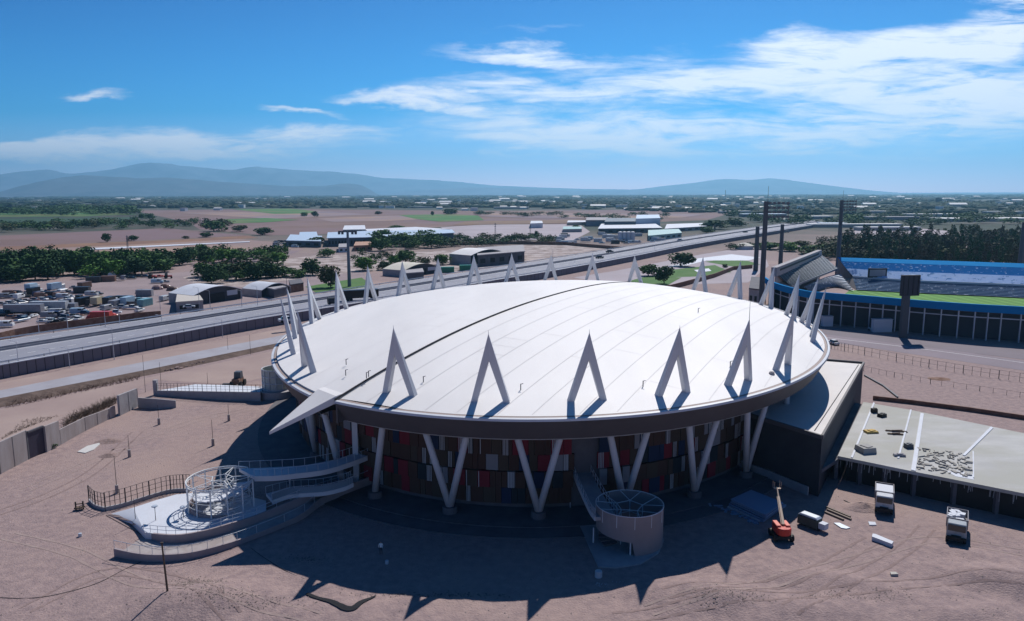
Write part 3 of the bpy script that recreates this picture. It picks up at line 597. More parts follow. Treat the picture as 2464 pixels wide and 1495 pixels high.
# ------------------------------------------------------------------ football stadium
st = empty('stadium', at(2100, 760, 0), 'open football stadium with bright blue parapet, pale terraces and dark outer wall', 'stadium')
TH = 11.1; top = curve([at(x, y, TH) for x, y in [(1832, 664), (1864, 681), (1933, 699), (1992, 705), (2099, 713.5), (2206, 722.5), (2340, 732), (2464, 738.8), (2760, 757)]], 80)
ctr = Vector((190, 330, 0))
def inw(p, d): v = Vector((ctr.x-p.x, ctr.y-p.y, 0)).normalized(); return p+v*d
tl = lambda z, d: [Vector((inw(p, d).x, inw(p, d).y, z)) for p in top]
mb = MB(); mb.strip(tl(TH, 0), tl(TH-2.4, .5), 0); mb.strip(tl(TH, 0), tl(TH, 1.0)); mb.strip(tl(TH, 1.0), tl(TH-2.4, 1.0)); mb.build('parapet', M['blue_wall'], st)
mb = MB(); mb.strip(tl(TH-2.4, .5), tl(TH-3.4, 4.0)); mb.build('soffit', M['dark_concrete'], st)
mb = MB(); mb.strip(tl(TH-2.6, 4.0), tl(0, 4.0)); mb.build('wall', mat('stadium_dark', (.045, .05, .065), .7), st)
for i in range(3, 78, 3):
    p = inw(top[i], .8); mb = MB(); mb.box((p.x, p.y, (TH-2.4)/2), (.28, .35, TH-2.4)); mb.build('post', M['tin'], st)
mb = MB(); mb.wall(tl(TH-4.2, .9), .28, .2); mb.build('ring_beam', M['tin'], st)
def rake(name, lo, hi, n, mats, band=None):     # stepped terrace between two 3D curves
    mb = MB()
    for k in range(n):
        a = [p.lerp(q, k/n) for p, q in zip(lo, hi)]; b = [p.lerp(q, (k+1)/n) for p, q in zip(lo, hi)]
        b1 = [Vector((p.x, p.y, q.z)) for p, q in zip(b, a)]; mb.cm = (band(k) if band else 0); mb.strip(a, b1); mb.strip(b1, b)
    return mb.build(name, mats, st)
n = 40; FT = curve([at(x, y, 11.2) for x, y in [(2016, 619.7), (2180, 625), (2464, 634.5), (2760, 648)]], n); FM = curve([at(x, y, 3.6) for x, y in [(2052, 668.6), (2206, 679), (2464, 689.6), (2760, 705)]], n); FB = curve([at(x, y, .5) for x, y in [(2062, 697), (2161, 702), (2464, 716), (2760, 731)]], n)
FT2 = [p.lerp(q, .84)+Vector((0, 0, -.4)) for p, q in zip(FM, FT)]
rake('upper_terrace', [p+Vector((0, 0, .9)) for p in FM], FT2, 16, [M['pale_seats'], M['blue_seats']], lambda k: 1 if k > 7 else 0); rake('lower_terrace', FB, FM, 8, M['grey_seats'])
mb = MB(); mb.strip(FT, FT2); mb.strip([p+Vector((0, .6, 0)) for p in FT], FT); mb.strip([p+Vector((0, .6, 0)) for p in FT], [Vector((p.x, p.y+.6, 0)) for p in FT]); mb.build('far_parapet', M['blue_wall'], st)
mb = MB(); mb.wall(FM, .95, .3); mb.build('tier_wall', M['white_slab'], st)
mb = MB(); mb.add([FM[0], FT[0], Vector((FT[0].x, FT[0].y, 0)), Vector((FB[0].x, FB[0].y, 0))], [(0, 1, 2, 3)]); mb.build('side_wall', M['dark_concrete'], st)
# rows of gangways and the small screen frame on the far side
# end stand
ef = [at(1905, 688, 7), at(1962, 666, 7), at(2016, 645, 7)]; eb = [at(1865, 656, 14), at(1925, 632, 14), at(1976, 611.6, 14)]; ef = curve(ef, 16); eb = curve(eb, 16)
mb = MB(); nst = 15
for k in range(nst):
    a = [p.lerp(q, k/nst) for p, q in zip(ef, eb)]; b = [p.lerp(q, (k+1)/nst) for p, q in zip(ef, eb)]; b1 = [Vector((p.x, p.y, q.z)) for p, q in zip(b, a)]
    mb.cm = 0; mb.strip(a, b1); mb.cm = 1; mb.strip(b1, b)
mb.build('end_stand', [M['tin'], mat('riser_dark', (.05, .07, .09))], st)
mb = MB(); mb.strip(eb, [Vector((p.x, p.y, 0)) for p in eb]); mb.build('end_stand_back', M['concrete'], st)
mb = MB(); mb.strip([p-Vector((0, 0, .2)) for p in ef], [Vector((q.x, q.y, 9)) for q in eb]); mb.strip(ef, [p-Vector((0, 0, 1.0)) for p in ef]); mb.build('end_stand_underside', M['concrete'], st)
mb = MB(); pp = [eb[i]+(eb[i]-ef[i]).normalized()*1.2 for i in range(16)]; mb.wall([Vector((p.x, p.y, 12.5)) for p in pp], 3.6, 2.2); mb.build('press_box', M['concrete'], st)
mb = MB(); mb.wall([Vector((p.x+.4, p.y-1.3, 14.3)) for p in pp[1:-1]], .8, .3)
mb.build('press_box_windows', M['black'], st)
mb = MB(); q0 = [at(1955, 702, .6), at(2008, 690, .6), at(2056, 700, .6)]; q1 = [at(1935, 690, 5), at(1985, 668, 5), at(2022, 659, 5)]; q0 = curve(q0, 14); q1 = curve(q1, 14)
for k in range(10):
    a = [p.lerp(q, k/10) for p, q in zip(q0, q1)]; b = [p.lerp(q, (k+1)/10) for p, q in zip(q0, q1)]; b1 = [Vector((p.x, p.y, q.z)) for p, q in zip(b, a)]; mb.cm = 0; mb.strip(a, b1); mb.cm = 1; mb.strip(b1, b)
mb.build('end_lower_terrace', [M['tin'], M['grey_seats']], st)
mb = MB(); mb.tube(ef[15]-Vector((0, 0, 7)), ef[15], .5, n=8); mb.tube(Vector((ef[1].x, ef[1].y, 0)), ef[1], .5, n=8); mb.tube(Vector((ef[8].x, ef[8].y, 0)), ef[8], .5, n=8); mb.build('stand_pillars', M['concrete'], st)
pit = [at(x, y, .02) for x, y in [(2045, 698), (2464, 717), (2760, 731), (2760, 765), (2464, 752), (2015, 722)]]; mb = MB(); mb.add(pit, [tuple(range(6))]); mb.build('pitch', mat('turf', (.10, .26, .035), .9, (.075, .20, .03), .05, 3, wave=(.06, 0, (.13, .30, .05), 'X')), st)
# kiosk, small screen, scoreboard
def boxthing(name, x, y, w_, d_, h, m_, label, cat, rz=0.0, z=0.0, parts=()):
    p = at(x, y, z); g = empty(name, p, label, cat); mb = MB(); mb.box(p+Vector((0, d_/2, h/2)), (w_, d_, h), rz); mb.build('body', m_, g, bevel=.04)
    mb = MB(); mb.box(p+Vector((0, d_/2, h+.06)), (w_*1.06, d_*1.06, .12), rz); mb.build('top', M['tin'], g); return g
boxthing('kiosk', 2124, 800, 6.0, 2, 4.2, M['white_slab'], 'pale kiosk standing in the dark bay of the stadium wall', 'kiosk'); boxthing('kiosk', 1992, 786, 3.4, 2, 3.4, M['white_slab'], 'smaller pale kiosk at the left end of the stadium wall', 'kiosk')
p = at(2110, 672, 3.6); g = empty('video_screen', p, 'small framed screen standing on the far terrace wall of the stadium', 'screen'); mb = MB(); mb.box(p+Vector((0, 0, 3)), (9, .5, 4.5)); mb.build('frame', M['black'], g); mb = MB(); mb.box(p+Vector((0, -.3, 3)), (7.6, .1, 3.2)); mb.build('panel', M['pale_lot'], g)
p = at(2172, 813, 0); g = empty('scoreboard', p, 'big dark scoreboard seen from behind on a thick dark mast before the stadium', 'scoreboard')
hz1 = rise(2174, 813, 712); hz2 = rise(2178, 813, 662); mb = MB(); mb.box(p+Vector((0, 0, hz1/2)), (2.0, 1.4, hz1)); mb.build('mast', M['dark_metal'], g)
mb = MB(); mb.box(p+Vector((1.0, 0, (hz1+hz2)/2)), (6.0, .9, hz2-hz1), .12); mb.build('board', mat('board_dark', (.035, .04, .06), .5), g)
mb = MB()
for k in (-2.4, -.8, .8, 2.4): mb.box(p+Vector((1.0+k, -.55+k*.12, (hz1+hz2)/2)), (.14, .12, hz2-hz1-.2), .12)
mb.build('frame_ribs', M['black'], g)
M['lamp_glass'] = mat('lamp_glass', (.10, .12, .15), .3)
def mast(x, yb, yt, w_, label, lamps=True, lean=0):
    p = at(x, yb, 0); h = rise(x, yb, yt); g = empty('floodlight_mast', p, label, 'mast', 'floodlight masts round the stadium')
    mb = MB(); mb.tube(p, p+Vector((0, 0, h)), w_, w_*.75, n=12); mb.build('pole', M['dark_metal'], g)
    if lamps:
        for r_ in range(4):
            for k in range(5): mb = MB(); mb.box(p+Vector((1.2+k*1.5, -.3, h-.6-r_*1.5)), (.95, .4, .8)); mb.build('floodlight', M['lamp_glass'], g)
        mb = MB()
        for r_ in range(4): mb.box(p+Vector((3.8, 0, h-.6-r_*1.5)), (8.2, .16, .16))
        for k in (.6, 7.6): mb.box(p+Vector((k, 0, h-3)), (.16, .16, 6.2))
        mb.tube(p+Vector((.5, 0, h)), p+Vector((.5, 0, h+5)), .06, n=4); mb.build('lamp_frame', M['dark_metal'], g)
mast(1829, 782, 485, .98, 'thickest dark floodlight mast, standing between the arena and the end stand'); mast(2014, 668, 482, 1.2, 'tall floodlight mast at the corner of the blue far terrace')
mast(1818, 652, 545, 1.4, 'shorter dark mast just left of the thickest floodlight mast', False); mast(1877, 650, 540, 1.3, 'short dark mast right of the thickest floodlight mast', False); mast(2452, 668, 535, 1.5, 'dark floodlight mast at the right edge of the view behind the far terrace', False)
# ------------------------------------------------------------------ fence on the right and the open lot
def fence(name, keys, h, n, label, z=0.0, rails=3, curb=0.0, r=.045, m_=None, thick=4, wires=True):
    P = curve([at(x, y, z) for x, y in keys], n); g = empty(name, P[0], label, 'fence'); b = MB()
    for k in range(rails): zz = curb+(h-curb)*(k+1)/rails if rails > 1 else h; b = MB(); b.path([p+Vector((0, 0, zz)) for p in P], r*.6, n=4); b.build('rail', m_ or M['mesh_wire'], g)
    for i, p in enumerate(P): b = MB(); b.tube(p, p+Vector((0, 0, h)), r*(1.9 if i % thick == 0 else 1), n=5); b.build('post', m_ or M['mesh_wire'], g)
    if curb: b = MB(); b.wall(P, curb, .25); b.build('kerb_wall', M['concrete'], g)
    return g
fence('wire_fence', [(2000, 838), (2059, 849), (2180, 874), (2313, 898), (2464, 920), (2700, 955)], 2.1, 34, 'long dark wire fence running across the dusty lot before the stadium', rails=2, r=.05)
fence('wire_fence', [(2078, 893), (2230, 922), (2464, 958), (2700, 995)], 1.2, 24, 'lower broken wire fence nearer the concrete slab building', rails=1, r=.04)
mb = MB(); mb.wall([at(x, y, 0) for x, y in [(2100, 962), (2190, 972), (2330, 990), (2464, 1010), (2760, 1060)]], .9, .3); tag(mb.build('low_wall', M['rust']), 'low brown wall behind the concrete roof slab', 'wall')
mb = MB(); mb.wall([at(x, y, 0) for x, y in [(2080, 905), (2125, 930), (2160, 958)]], .35, .3); tag(mb.build('pipe_run', M['dark_metal']), 'dark pipe running down from the annex to the low wall', 'pipe')
# ------------------------------------------------------------------ perimeter wall at the left
def wallpiece(name, seg, tops, th, m_, label, cat='wall', joints=0, group=None):
    P = [at(x, y, 0) for x, y in seg]; H = [rise(x, y, t) for (x, y), t in zip(seg, tops)]
    if not joints: mb = MB(); mb.wall(P, H, th); return tag(mb.build(name, m_), label, cat, group)
    g = empty(name, P[0], label, cat, group); mb = MB(); mb.wall(P, H, th); mb.build('panels', m_, g); mb = MB()
    for i in range(len(P)-1):
        d = P[i+1]-P[i]; k = max(1, int(d.length/joints)); nn = Vector((d.y, -d.x, 0)).normalized(); nn = nn if nn.y < 0 else -nn
        for j in range(k+1): q = P[i]+d*j/k; hh = lerp(H[i], H[i+1], j/k); mb.box(q+nn*(th/2+.01)+Vector((0, 0, hh/2)), (.07, .05, hh-.05), math.atan2(d.y, d.x))
    mb.build('joints', M['dark_concrete'], g); return g
M['pale_wall'] = mat('pale_wall', (.46, .42, .42), .85, (.34, .29, .28), .35, 6, (.3, .6), stretch=(1, 1, .25))
wallpiece('perimeter_wall', [(-60, 1168), (0, 1141), (67, 1106)], [1094, 1067, 1036], .3, M['pale_wall'], 'pale precast wall left of the dark gate', joints=3.2)
wallpiece('perimeter_wall', [(112, 1088), (144.5, 1071)], [1026, 1013], .35, M['pale_wall'], 'tall pale wall panel right of the dark gate')
wallpiece('perimeter_wall', [(146, 1070), (205, 1037), (262, 1009), (277, 1003)], [1034, 1005, 984, 977], .25, M['pale_wall'], 'long low pale wall running back from the tall panel towards the bank', joints=3.4)
wallpiece('perimeter_wall', [(287, 1001), (331, 979)], [952, 935], .4, M['concrete'], 'tall weathered concrete wall slab at the far end of the low wall', joints=2.6)
wallpiece('perimeter_wall', [(334, 981), (380, 984), (424, 981)], [957, 960, 964], .3, M['concrete'], 'dark sloping wall piece right of the tall concrete slab')
p = at(72, 1104, 0); g = empty('gate', p, 'dark metal gate between concrete posts in the pale wall', 'gate'); q = at(109, 1088, 0); hg = rise(72, 1104, 1038)
mb = MB(); mb.wall([p, q], hg-.35, .12); mb.build('door_leaf', mat('gate_dark', (.05, .045, .075), .5), g); mb = MB(); mb.box(p+Vector((-.2, 0, hg/2)), (.5, .5, hg)); mb.build('post', M['dark_concrete'], g); mb = MB(); mb.wall([p+Vector((0, 0, hg-.34)), q+Vector((0, 0, hg-.34))], .3, .4); mb.build('lintel', M['dark_concrete'], g)
# brushwood behind the wall
rr = random.Random(9)
def twigs(name, poly, n, h, m_, label, cat, kind=None, r=.03):
    P = [at(x, y, 0) for x, y in poly]; mb = MB()
    for k in range(n):
        a, b = rr.random(), rr.random(); p = P[0].lerp(P[1], a).lerp(P[3].lerp(P[2], a), b); q = p+Vector((rr.uniform(-1, 1)*h*.8, rr.uniform(-1, 1)*h*.8, rr.uniform(.2, 1)*h)); mb.tube(p, q, r, r*.4, n=3)
    return tag(mb.build(name, m_), label, cat, kind=kind)
twigs('brushwood', [(150, 1030), (275, 975), (285, 958), (170, 1005)], 900, 1.5, M['wood'], 'tangle of dry brushwood piled behind the low pale wall', 'brushwood', 'stuff', .035)
twigs('brushwood', [(0, 1060), (60, 1030), (150, 1000), (60, 1010)], 350, .5, M['wood'], 'thin dry scrub on the bank behind the gate', 'brushwood', 'stuff', .03)
twigs('bank_scrub', [(10, 985), (330, 915), (340, 905), (10, 972)], 700, .8, mat('scrub', (.10, .055, .045), .95), 'dark dry scrub growing along the cut earth bank', 'scrub', 'stuff', .04)
# ------------------------------------------------------------------ ramp at the back left
fb = [(379, 952), (450, 957), (540, 963), (628, 966)]; ft = [939.7, 941, 942.5, 944]
P = [at(x, y, 0) for x, y in fb]; H = [max(.3, rise(x, y, t)) for (x, y), t in zip(fb, ft)]
g = empty('back_ramp', P[0], 'long concrete ramp with a pale deck leading to the back left of the arena', 'ramp'); mb = MB(); mb.wall(P, H, .3); mb.build('retaining_face', M['concrete'], g)
mb = MB(); A1 = [p+Vector((0, .2, h-.1)) for p, h in zip(P, H)]; B1 = [at(392, 938, .1), at(470, 925, 1.0), at(545, 927, 1.4), at(632, 931, 1.5)]; mb.strip(A1, B1, .3); mb.build('deck', M['white_slab'], g)
P2 = [p+Vector((0, 0, h)) for p, h in zip(P, H)]; Pc = curve(P2, 26); mb = MB()
for zz in (.55, 1.1, 1.65): mb.path([p+Vector((0, 0, zz)) for p in Pc], .03, n=4)
for i, p in enumerate(Pc): mb.tube(p, p+Vector((0, 0, 1.65)), .07 if i % 3 == 0 else .035, n=4)
mb.build('railing', M['mesh_wire'], g); mb = MB(); hp = rise(375, 951, 915); p = at(375, 951, 0); mb.box(p+Vector((0, .2, hp/2)), (.8, .9, hp)); mb.build('end_post', M['concrete'], g)
def person_lamp(x, y, yt, label, cat='lamp post', name='lamp_post', head=True, base=0.0):
    p = at(x, y, 0); h = rise(x, y, yt); g = empty(name, p, label, cat, None); mb = MB(); mb.tube(p, p+Vector((0, 0, h)), .05, .035, n=6); mb.build('pole', M['mesh_wire'], g)
    if base: mb = MB(); mb.tube(p, p+Vector((0, 0, base)), .28, .24, n=12); mb.build('concrete_foot', M['pale_wall'], g)
    if head: mb = MB(); mb.tube(p+Vector((0, 0, h)), p+Vector((0, 0, h+.12)), .42, .36, n=12); mb.tube(p+Vector((0, 0, h-.25)), p+Vector((0, 0, h)), .1, .16, n=8); mb.build('lamp_head', M['tin'], g)
    return g
# cylindrical glazed stair at the end of the back ramp
def ringpts(c, r, z, n=40, a0=0, a1=2*math.pi): return [Vector((c.x+r*math.cos(lerp(a0, a1, i/n)), c.y+r*math.sin(lerp(a0, a1, i/n)), z)) for i in range(n+1)]
pc = at(655, 962, 0); g = empty('glass_stair', pc, 'small white glazed stair turret behind the left rim of the arena', 'stair tower'); cB = pc+Vector((0, 4, 0))
mb = MB(); mb.strip(ringpts(cB, 4.6, 0), ringpts(cB, 4.6, 1.6)); mb.strip(ringpts(cB, 4.6, 1.6), ringpts(cB, .1, 1.6)); mb.build('base_drum', M['concrete'], g)
mb = MB(); 
for z in (1.7, 3.2, 4.7, 6.2): mb.path(ringpts(cB, 3.2, z, 20), .12, n=5)
for i in range(14): a = i*2*math.pi/14; q = cB+Vector((3.2*math.cos(a), 3.2*math.sin(a), 1.6)); mb.tube(q, q+Vector((0, 0, 4.7)), .1, n=5)
mb.build('frame', M['white_steel'], g); mb = MB(); mb.strip(ringpts(cB, 3.1, 1.7), ringpts(cB, 3.1, 6.1)); mb.build('glazing', mat('milky_glass', (.50, .54, .50), .25), g)

# ------------------------------------------------------------------ curved ramps and stair tower at the left
M['parapet'] = mat('parapet', (.36, .30, .31), .75, (.31, .26, .27), .3, 4)
rp_ = empty('ramp_complex', at(460, 1300, 0), 'sweeping curved concrete access ramps with thin railings on the left of the arena', 'ramp')
def rampwall(bot, tops, th, name, n=36, deck=None):
    P = [at(x, y, 0) for x, y in bot]; H = [max(.4, rise(x, y, t)) for (x, y), t in zip(bot, tops)]
    Q = curve([Vector((p.x, p.y, h)) for p, h in zip(P, H)], n); mb = MB(); mb.wall([Vector((q.x, q.y, 0)) for q in Q], [q.z for q in Q], th); mb.build(name, M['parapet'], rp_); return Q
def railing(Q, h, name, m_, par, every=1, bars=(1.0,), r=.035, rp=None):
    mb = MB()
    for b_ in bars: mb.path([q+Vector((0, 0, h*b_)) for q in Q], r, n=5)
    for q in Q[::every]: mb.tube(q, q+Vector((0, 0, h)), rp or r, n=5)
    return mb.build(name, m_, par)
outer_b = [(277, 1339), (337, 1349), (395, 1351), (458, 1345), (530, 1327), (603, 1300), (722, 1252), (773, 1216), (846, 1186), (905, 1163)]
outer_t = [1319.6, 1331.6, 1334, 1329, 1312, 1288, 1238, 1197, 1165, 1141]
Qo = rampwall(outer_b, outer_t, .3, 'outer_parapet')
Qi = rampwall([(347, 1290), (385, 1304), (434, 1309), (494, 1300), (555, 1286), (617, 1266), (722, 1228), (800, 1195), (850, 1178)], [1279.7, 1284.5, 1286, 1276, 1259, 1240, 1197, 1170, 1158], .3, 'inner_parapet')
railing(Qo, 1.05, 'outer_railing', M['tin'], rp_, 2); railing(Qi, 1.05, 'inner_railing', M['tin'], rp_, 2, (1.0, .5))
n = 36; Wa = [Vector((q.x, q.y, .03+.75*q.z*i/(n-1))) for i, q in enumerate(Qo)]; Wb = [Vector((q.x, q.y, .03+.5*q.z*i/(n-1))) for i, q in enumerate(Qi)]; mb = MB(); mb.strip(Wa, Wb, .02); mb.build('lower_walkway', M['pale_wall'], rp_)
# terrace slab
TZ = .95; tp = [(349, 1281.5), (395, 1286.5), (448, 1287), (506, 1278), (555, 1264), (640, 1232), (640, 1205), (560, 1185), (459, 1187), (424, 1190), (376, 1203.7), (320, 1222)]; P = [at(x, y, TZ) for x, y in tp]
mb = MB(); mb.prism([p.xy for p in P], 0, TZ); w0, w1 = at(258, 1239, .02), at(317, 1262, .02)
bil = lambda u, v, dz=0: (w0*(1-u)+w1*u)*(1-v)+(P[11]*(1-u)+P[0]*u)*v+Vector((0, 0, dz))
for i in range(10): mb.strip([bil(i/10, j/10) for j in range(11)], [bil((i+1)/10, j/10) for j in range(11)])
mb.add([w1, P[0], Vector((P[0].x, P[0].y, 0)), Vector((w1.x, w1.y, 0))], [(0, 1, 2, 3)]); mb.add([w0, P[11], Vector((P[11].x, P[11].y, 0)), Vector((w0.x, w0.y, 0))], [(0, 1, 2, 3)]); mb.build('terrace_slab', M['white_slab'], rp_)
mb = MB(); mb.strip([bil(u, 0, .03) for u in (0, .2, .4, .6, .8, 1)], [bil(u, v, .03) for u, v in ((0, .12), (.2, .3), (.4, .34), (.6, .55), (.8, .6), (1, .38))]); tag(mb.build('sand_patch', M['soil_tan']), kind='structure')
gf = fence('terrace_fence', [(254, 1229), (298, 1219), (349, 1203), (400, 1188), (430, 1184), (458, 1183)], rise(298, 1219, 1176), 19, 'dark wire fence on a curved kerb around the terrace', curb=.55, rails=3, r=.05, thick=4)
fence('fence_return', [(215, 1208), (230, 1222), (254, 1229)], rise(254, 1229, 1188), 7, 'short return of the dark fence at the left end of the kerb', curb=.5, rails=3, r=.05, thick=3)
# stair tower cage
pf = at(540, 1262, 0); Rt = 4.7; hTop = rise(540, 1262, 1179); dirc = Vector((pf.x, pf.y, 0)).normalized(); C0 = pf+dirc*Rt
tw = empty('stair_tower', pf, 'open white steel cage of a round stair tower above the terrace', 'stair tower')
A0, A1_ = R(35), R(35+300); M['cage'] = mat('cage', (.78, .79, .80), .4)
mb = MB()
for z in (hTop, hTop-.28): mb.path(ringpts(C0, Rt, z, 44, R(-8), R(-300)), .09, n=6)
mb.build('top_ring', M['cage'], tw)
for i in range(12):
    a = R(-8-i*26.5); q = C0+Vector((Rt*math.cos(a), Rt*math.sin(a), 0)); mb = MB(); mb.tube(q, q+Vector((0, 0, hTop)), .11, n=6); mb.build('cage_post', M['cage'], tw)
for z in (hTop-1.2, hTop-2.1, hTop-3.0): mb = MB(); mb.path(ringpts(C0, Rt-.05, z, 34, R(-8), R(-205)), .035, n=4); mb.build('side_rail', M['cage'], tw)
mb = MB(); mb.wall(ringpts(C0, Rt-.3, 0, 30, R(-60), R(-250)), [lerp(1.1, 2.4, i/30) for i in range(31)], .25); mb.build('curved_base_wall', M['parapet'], tw)
mb = MB()                                     # spiral flight
for k in range(34):
    a0, a1 = R(20-k*15), R(20-(k+1)*15); z = hTop-1.0-k*.125
    if z < .6: break
    q = [C0+Vector((r_*math.cos(a), r_*math.sin(a), 0)) for r_, a in ((1.7, a0), (3.9, a0), (3.9, a1), (1.7, a1))]; mb.prism([v.xy for v in q], z-.14, z)
mb.build('spiral_steps', M['white_slab'], tw)
mb = MB(); hel = [C0+Vector((3.95*math.cos(R(20-k*7.5)), 3.95*math.sin(R(20-k*7.5)), hTop-.1-k*.0625)) for k in range(64)]; mb.path(hel, .045, n=4)
for k in range(0, 64, 3): mb.tube(hel[k], hel[k]-Vector((0, 0, 1)), .03, n=4)
mb.build('handrail', M['cage'], tw); mb = MB(); hel2 = [C0+Vector((1.65*math.cos(R(20-k*7.5)), 1.65*math.sin(R(20-k*7.5)), hTop-.1-k*.0625)) for k in range(64)]; mb.path(hel2, .05, n=4)
for k in range(0, 64, 3): mb.tube(hel2[k], hel2[k]-Vector((0, 0, 1)), .03, n=4)
mb.build('inner_handrail', M['cage'], tw)
mb = MB(); tri = [C0+Vector((1.5*math.cos(R(a)), 1.5*math.sin(R(a)), 0)) for a in (90, 162, 234, 306, 18)]
for i in range(5):
    a, b = tri[i], tri[(i+1) % 5]; mb.tube(a, a+Vector((0, 0, hTop)), .09, n=5)
    for z in (1.4, 2.9, 4.3, hTop): mb.tube(a+Vector((0, 0, z)), b+Vector((0, 0, z)), .06, n=4)
    mb.tube(a+Vector((0, 0, 2.9)), b+Vector((0, 0, 4.3)), .05, n=4); o_ = C0+(a-C0)*(Rt/1.5); mb.tube(a+Vector((0, 0, hTop)), o_+Vector((0, 0, hTop-.14)), .06, n=4); mb.tube(a+Vector((0, 0, 4.3)), o_+Vector((0, 0, hTop-.14)), .05, n=4)
mb.build('inner_frame', M['cage'], tw)
# upper bridge and middle ramp
UZ = rise(618, 1228, 1145)*.97
def bridge(name, front, back, z, th, label, thfix=.55, railh=1.1, glass=True):
    Fz = [z]*len(front) if not isinstance(z, list) else z
    F = curve([at(x, y, zz) for (x, y), zz in zip(front, Fz)], 30); Bk = curve([at(x, y, zz) for (x, y), zz in zip(back, Fz)], 30)
    g = empty(name, F[0], label, 'bridge'); mb = MB(); mb.strip(F, Bk, th); mb.build('deck', M['white_slab'], g)
    mb = MB(); mb.wall([p-Vector((0, .05, th*1.35)) for p in F], th*1.5, .18); mb.build('edge_beam', M['white_steel'], g)
    for L_, nm in ((F, 'front_railing'), (Bk, 'back_railing')): railing(L_, railh, nm, M['tin'], g, 2, (1.0,), .035)
    if glass: mb = MB(); mb.wall([p+Vector((0, -.02, .05)) for p in F], railh*.85, .03); mb.build('glass_panels', mat('rail_glass', (.20, .27, .33), .2), g)
    return F, Bk, g
UZ = 5.0
F1, B1, _g = bridge('upper_bridge', [(612, 1147), (660, 1146), (710, 1141), (783, 1131), (846, 1112), (892, 1094)], [(575, 1128), (650, 1125), (728, 1120), (801, 1107), (850, 1092), (892, 1076)], UZ, .5, 'high curved footbridge from the left stair tower to the arena facade', glass=False)
F2, B2, _g2 = bridge('middle_ramp', [(655, 1205), (703, 1190), (779, 1184), (826, 1173), (850, 1163)], [(640, 1188), (701, 1174), (765, 1170), (826, 1158), (846, 1150)], [2.0, 2.4, 2.6, 2.8, 3.0], .4, 'middle curved ramp hanging between the high bridge and the outer ramp')
q = at(700, 1204, 0); mb = MB(); hq = UZ-.6; mb.tube(q, q+Vector((0, 0, hq)), .16, n=8); mb.add([q+Vector(v) for v in ((-1.6, 0, hq+.1), (1.6, 0, hq+.1), (.2, 0, hq-.7), (-.2, 0, hq-.7), (-1.6, .2, hq+.1), (1.6, .2, hq+.1), (.2, .2, hq-.7), (-.2, .2, hq-.7))], [(3, 2, 1, 0), (4, 5, 6, 7), (0, 1, 5, 4), (1, 2, 6, 5), (2, 3, 7, 6), (3, 0, 4, 7)])
mb.build('support', M['white_steel'], _g)
# posts that carry the beak side of the roof
for (x, yb, nm) in ((859, 1166, 'near'), (807, 1118, 'far')):
    p = at(x, yb, 0); mb = MB(); mb.box(p+Vector((0, 0, (ZFB+1)/2)), (.85, .7, ZFB+1)); mb.build('square_post', M['white_steel'], arena)

# ------------------------------------------------------------------ right-hand ramp drum
pb = at(1512, 1341, 0); RD = 4.35; dirc = Vector((pb.x, pb.y, 0)).normalized(); CD = pb+dirc*RD; hD = rise(1512, 1341, 1246)
dr = empty('ramp_drum', pb, 'round concrete ramp drum with an open steel frame on top, before the arena entrance', 'ramp')
a_in = R(100); seg = ringpts(CD, RD, 0, 60, R(-178), R(120)); mb = MB()
hb_ = [2.0 if i < 27 else 0.0 for i in range(61)]
vs = []; fs = []
for i, p in enumerate(seg):
    o_ = (p-CD).normalized()*.22; b_ = lerp(2.3, 1.9, i/17) if i <= 17 else 0
    vs += [Vector((p.x, p.y, b_)), Vector((p.x, p.y, hD)), Vector((p.x-o_.x, p.y-o_.y, hD)), Vector((p.x-o_.x, p.y-o_.y, b_))]
for i in range(60):
    a = 4*i; b = a+4
    fs += [(a, b, b+1, a+1), (a+1, b+1, b+2, a+2), (a+2, b+2, b+3, a+3), (a+3, b+3, b, a)]
mb.add(vs, fs); mb.build('drum_wall', mat('drum_wall', (.33, .27, .27), .75, (.29, .24, .24), .3, 4), dr)
mb = MB(); mb.path(ringpts(CD, RD, hD+.05, 50), .06, n=5); inner = [CD+Vector((1.75*math.cos(R(a)), 1.75*math.sin(R(a)), hD-.3)) for a in (80, 152, 224, 296, 8)]
for i in range(5):
    a, b = inner[i], inner[(i+1) % 5]; mb.tube(a, b, .06, n=4); an_ = math.atan2(a.y-CD.y, a.x-CD.x)
    for da in (-.33, .33): mb.tube(a, CD+Vector((RD*math.cos(an_+da), RD*math.sin(an_+da), hD+.05)), .05, n=4)
    mb.tube(a, a-Vector((0, 0, hD-.4)), .07, n=5); mb.tube(a-Vector((0, 0, 1.5)), b-Vector((0, 0, 1.5)), .04, n=4)
for i in range(12): a = i*math.pi/6; q = CD+Vector((RD*math.cos(a), RD*math.sin(a), 0)); mb.tube(q+Vector((0, 0, hD-1.6)), q+Vector((0, 0, hD)), .05, n=4)
mb.build('steel_frame', M['white_steel'], dr)
for (x, y, t) in ((1428, 1311, 1281), (1517, 1341, 1309)): p = at(x, y, 0); mb = MB(); mb.box(p+Vector((0, .3, 1.1)), (.16, .3, 2.2)); mb.build('opening_post', M['white_steel'], dr)
mb = MB()
for k in range(30):
    a0, a1 = R(150+k*14), R(150+(k+1)*14); z = hD-1.0-k*.13
    if z < .3: break
    q = [CD+Vector((r_*math.cos(a), r_*math.sin(a), 0)) for r_, a in ((1.9, a0), (RD-.4, a0), (RD-.4, a1), (1.9, a1))]; mb.prism([v.xy for v in q], z-.16, z)
mb.build('spiral_steps', M['dark_concrete'], dr)
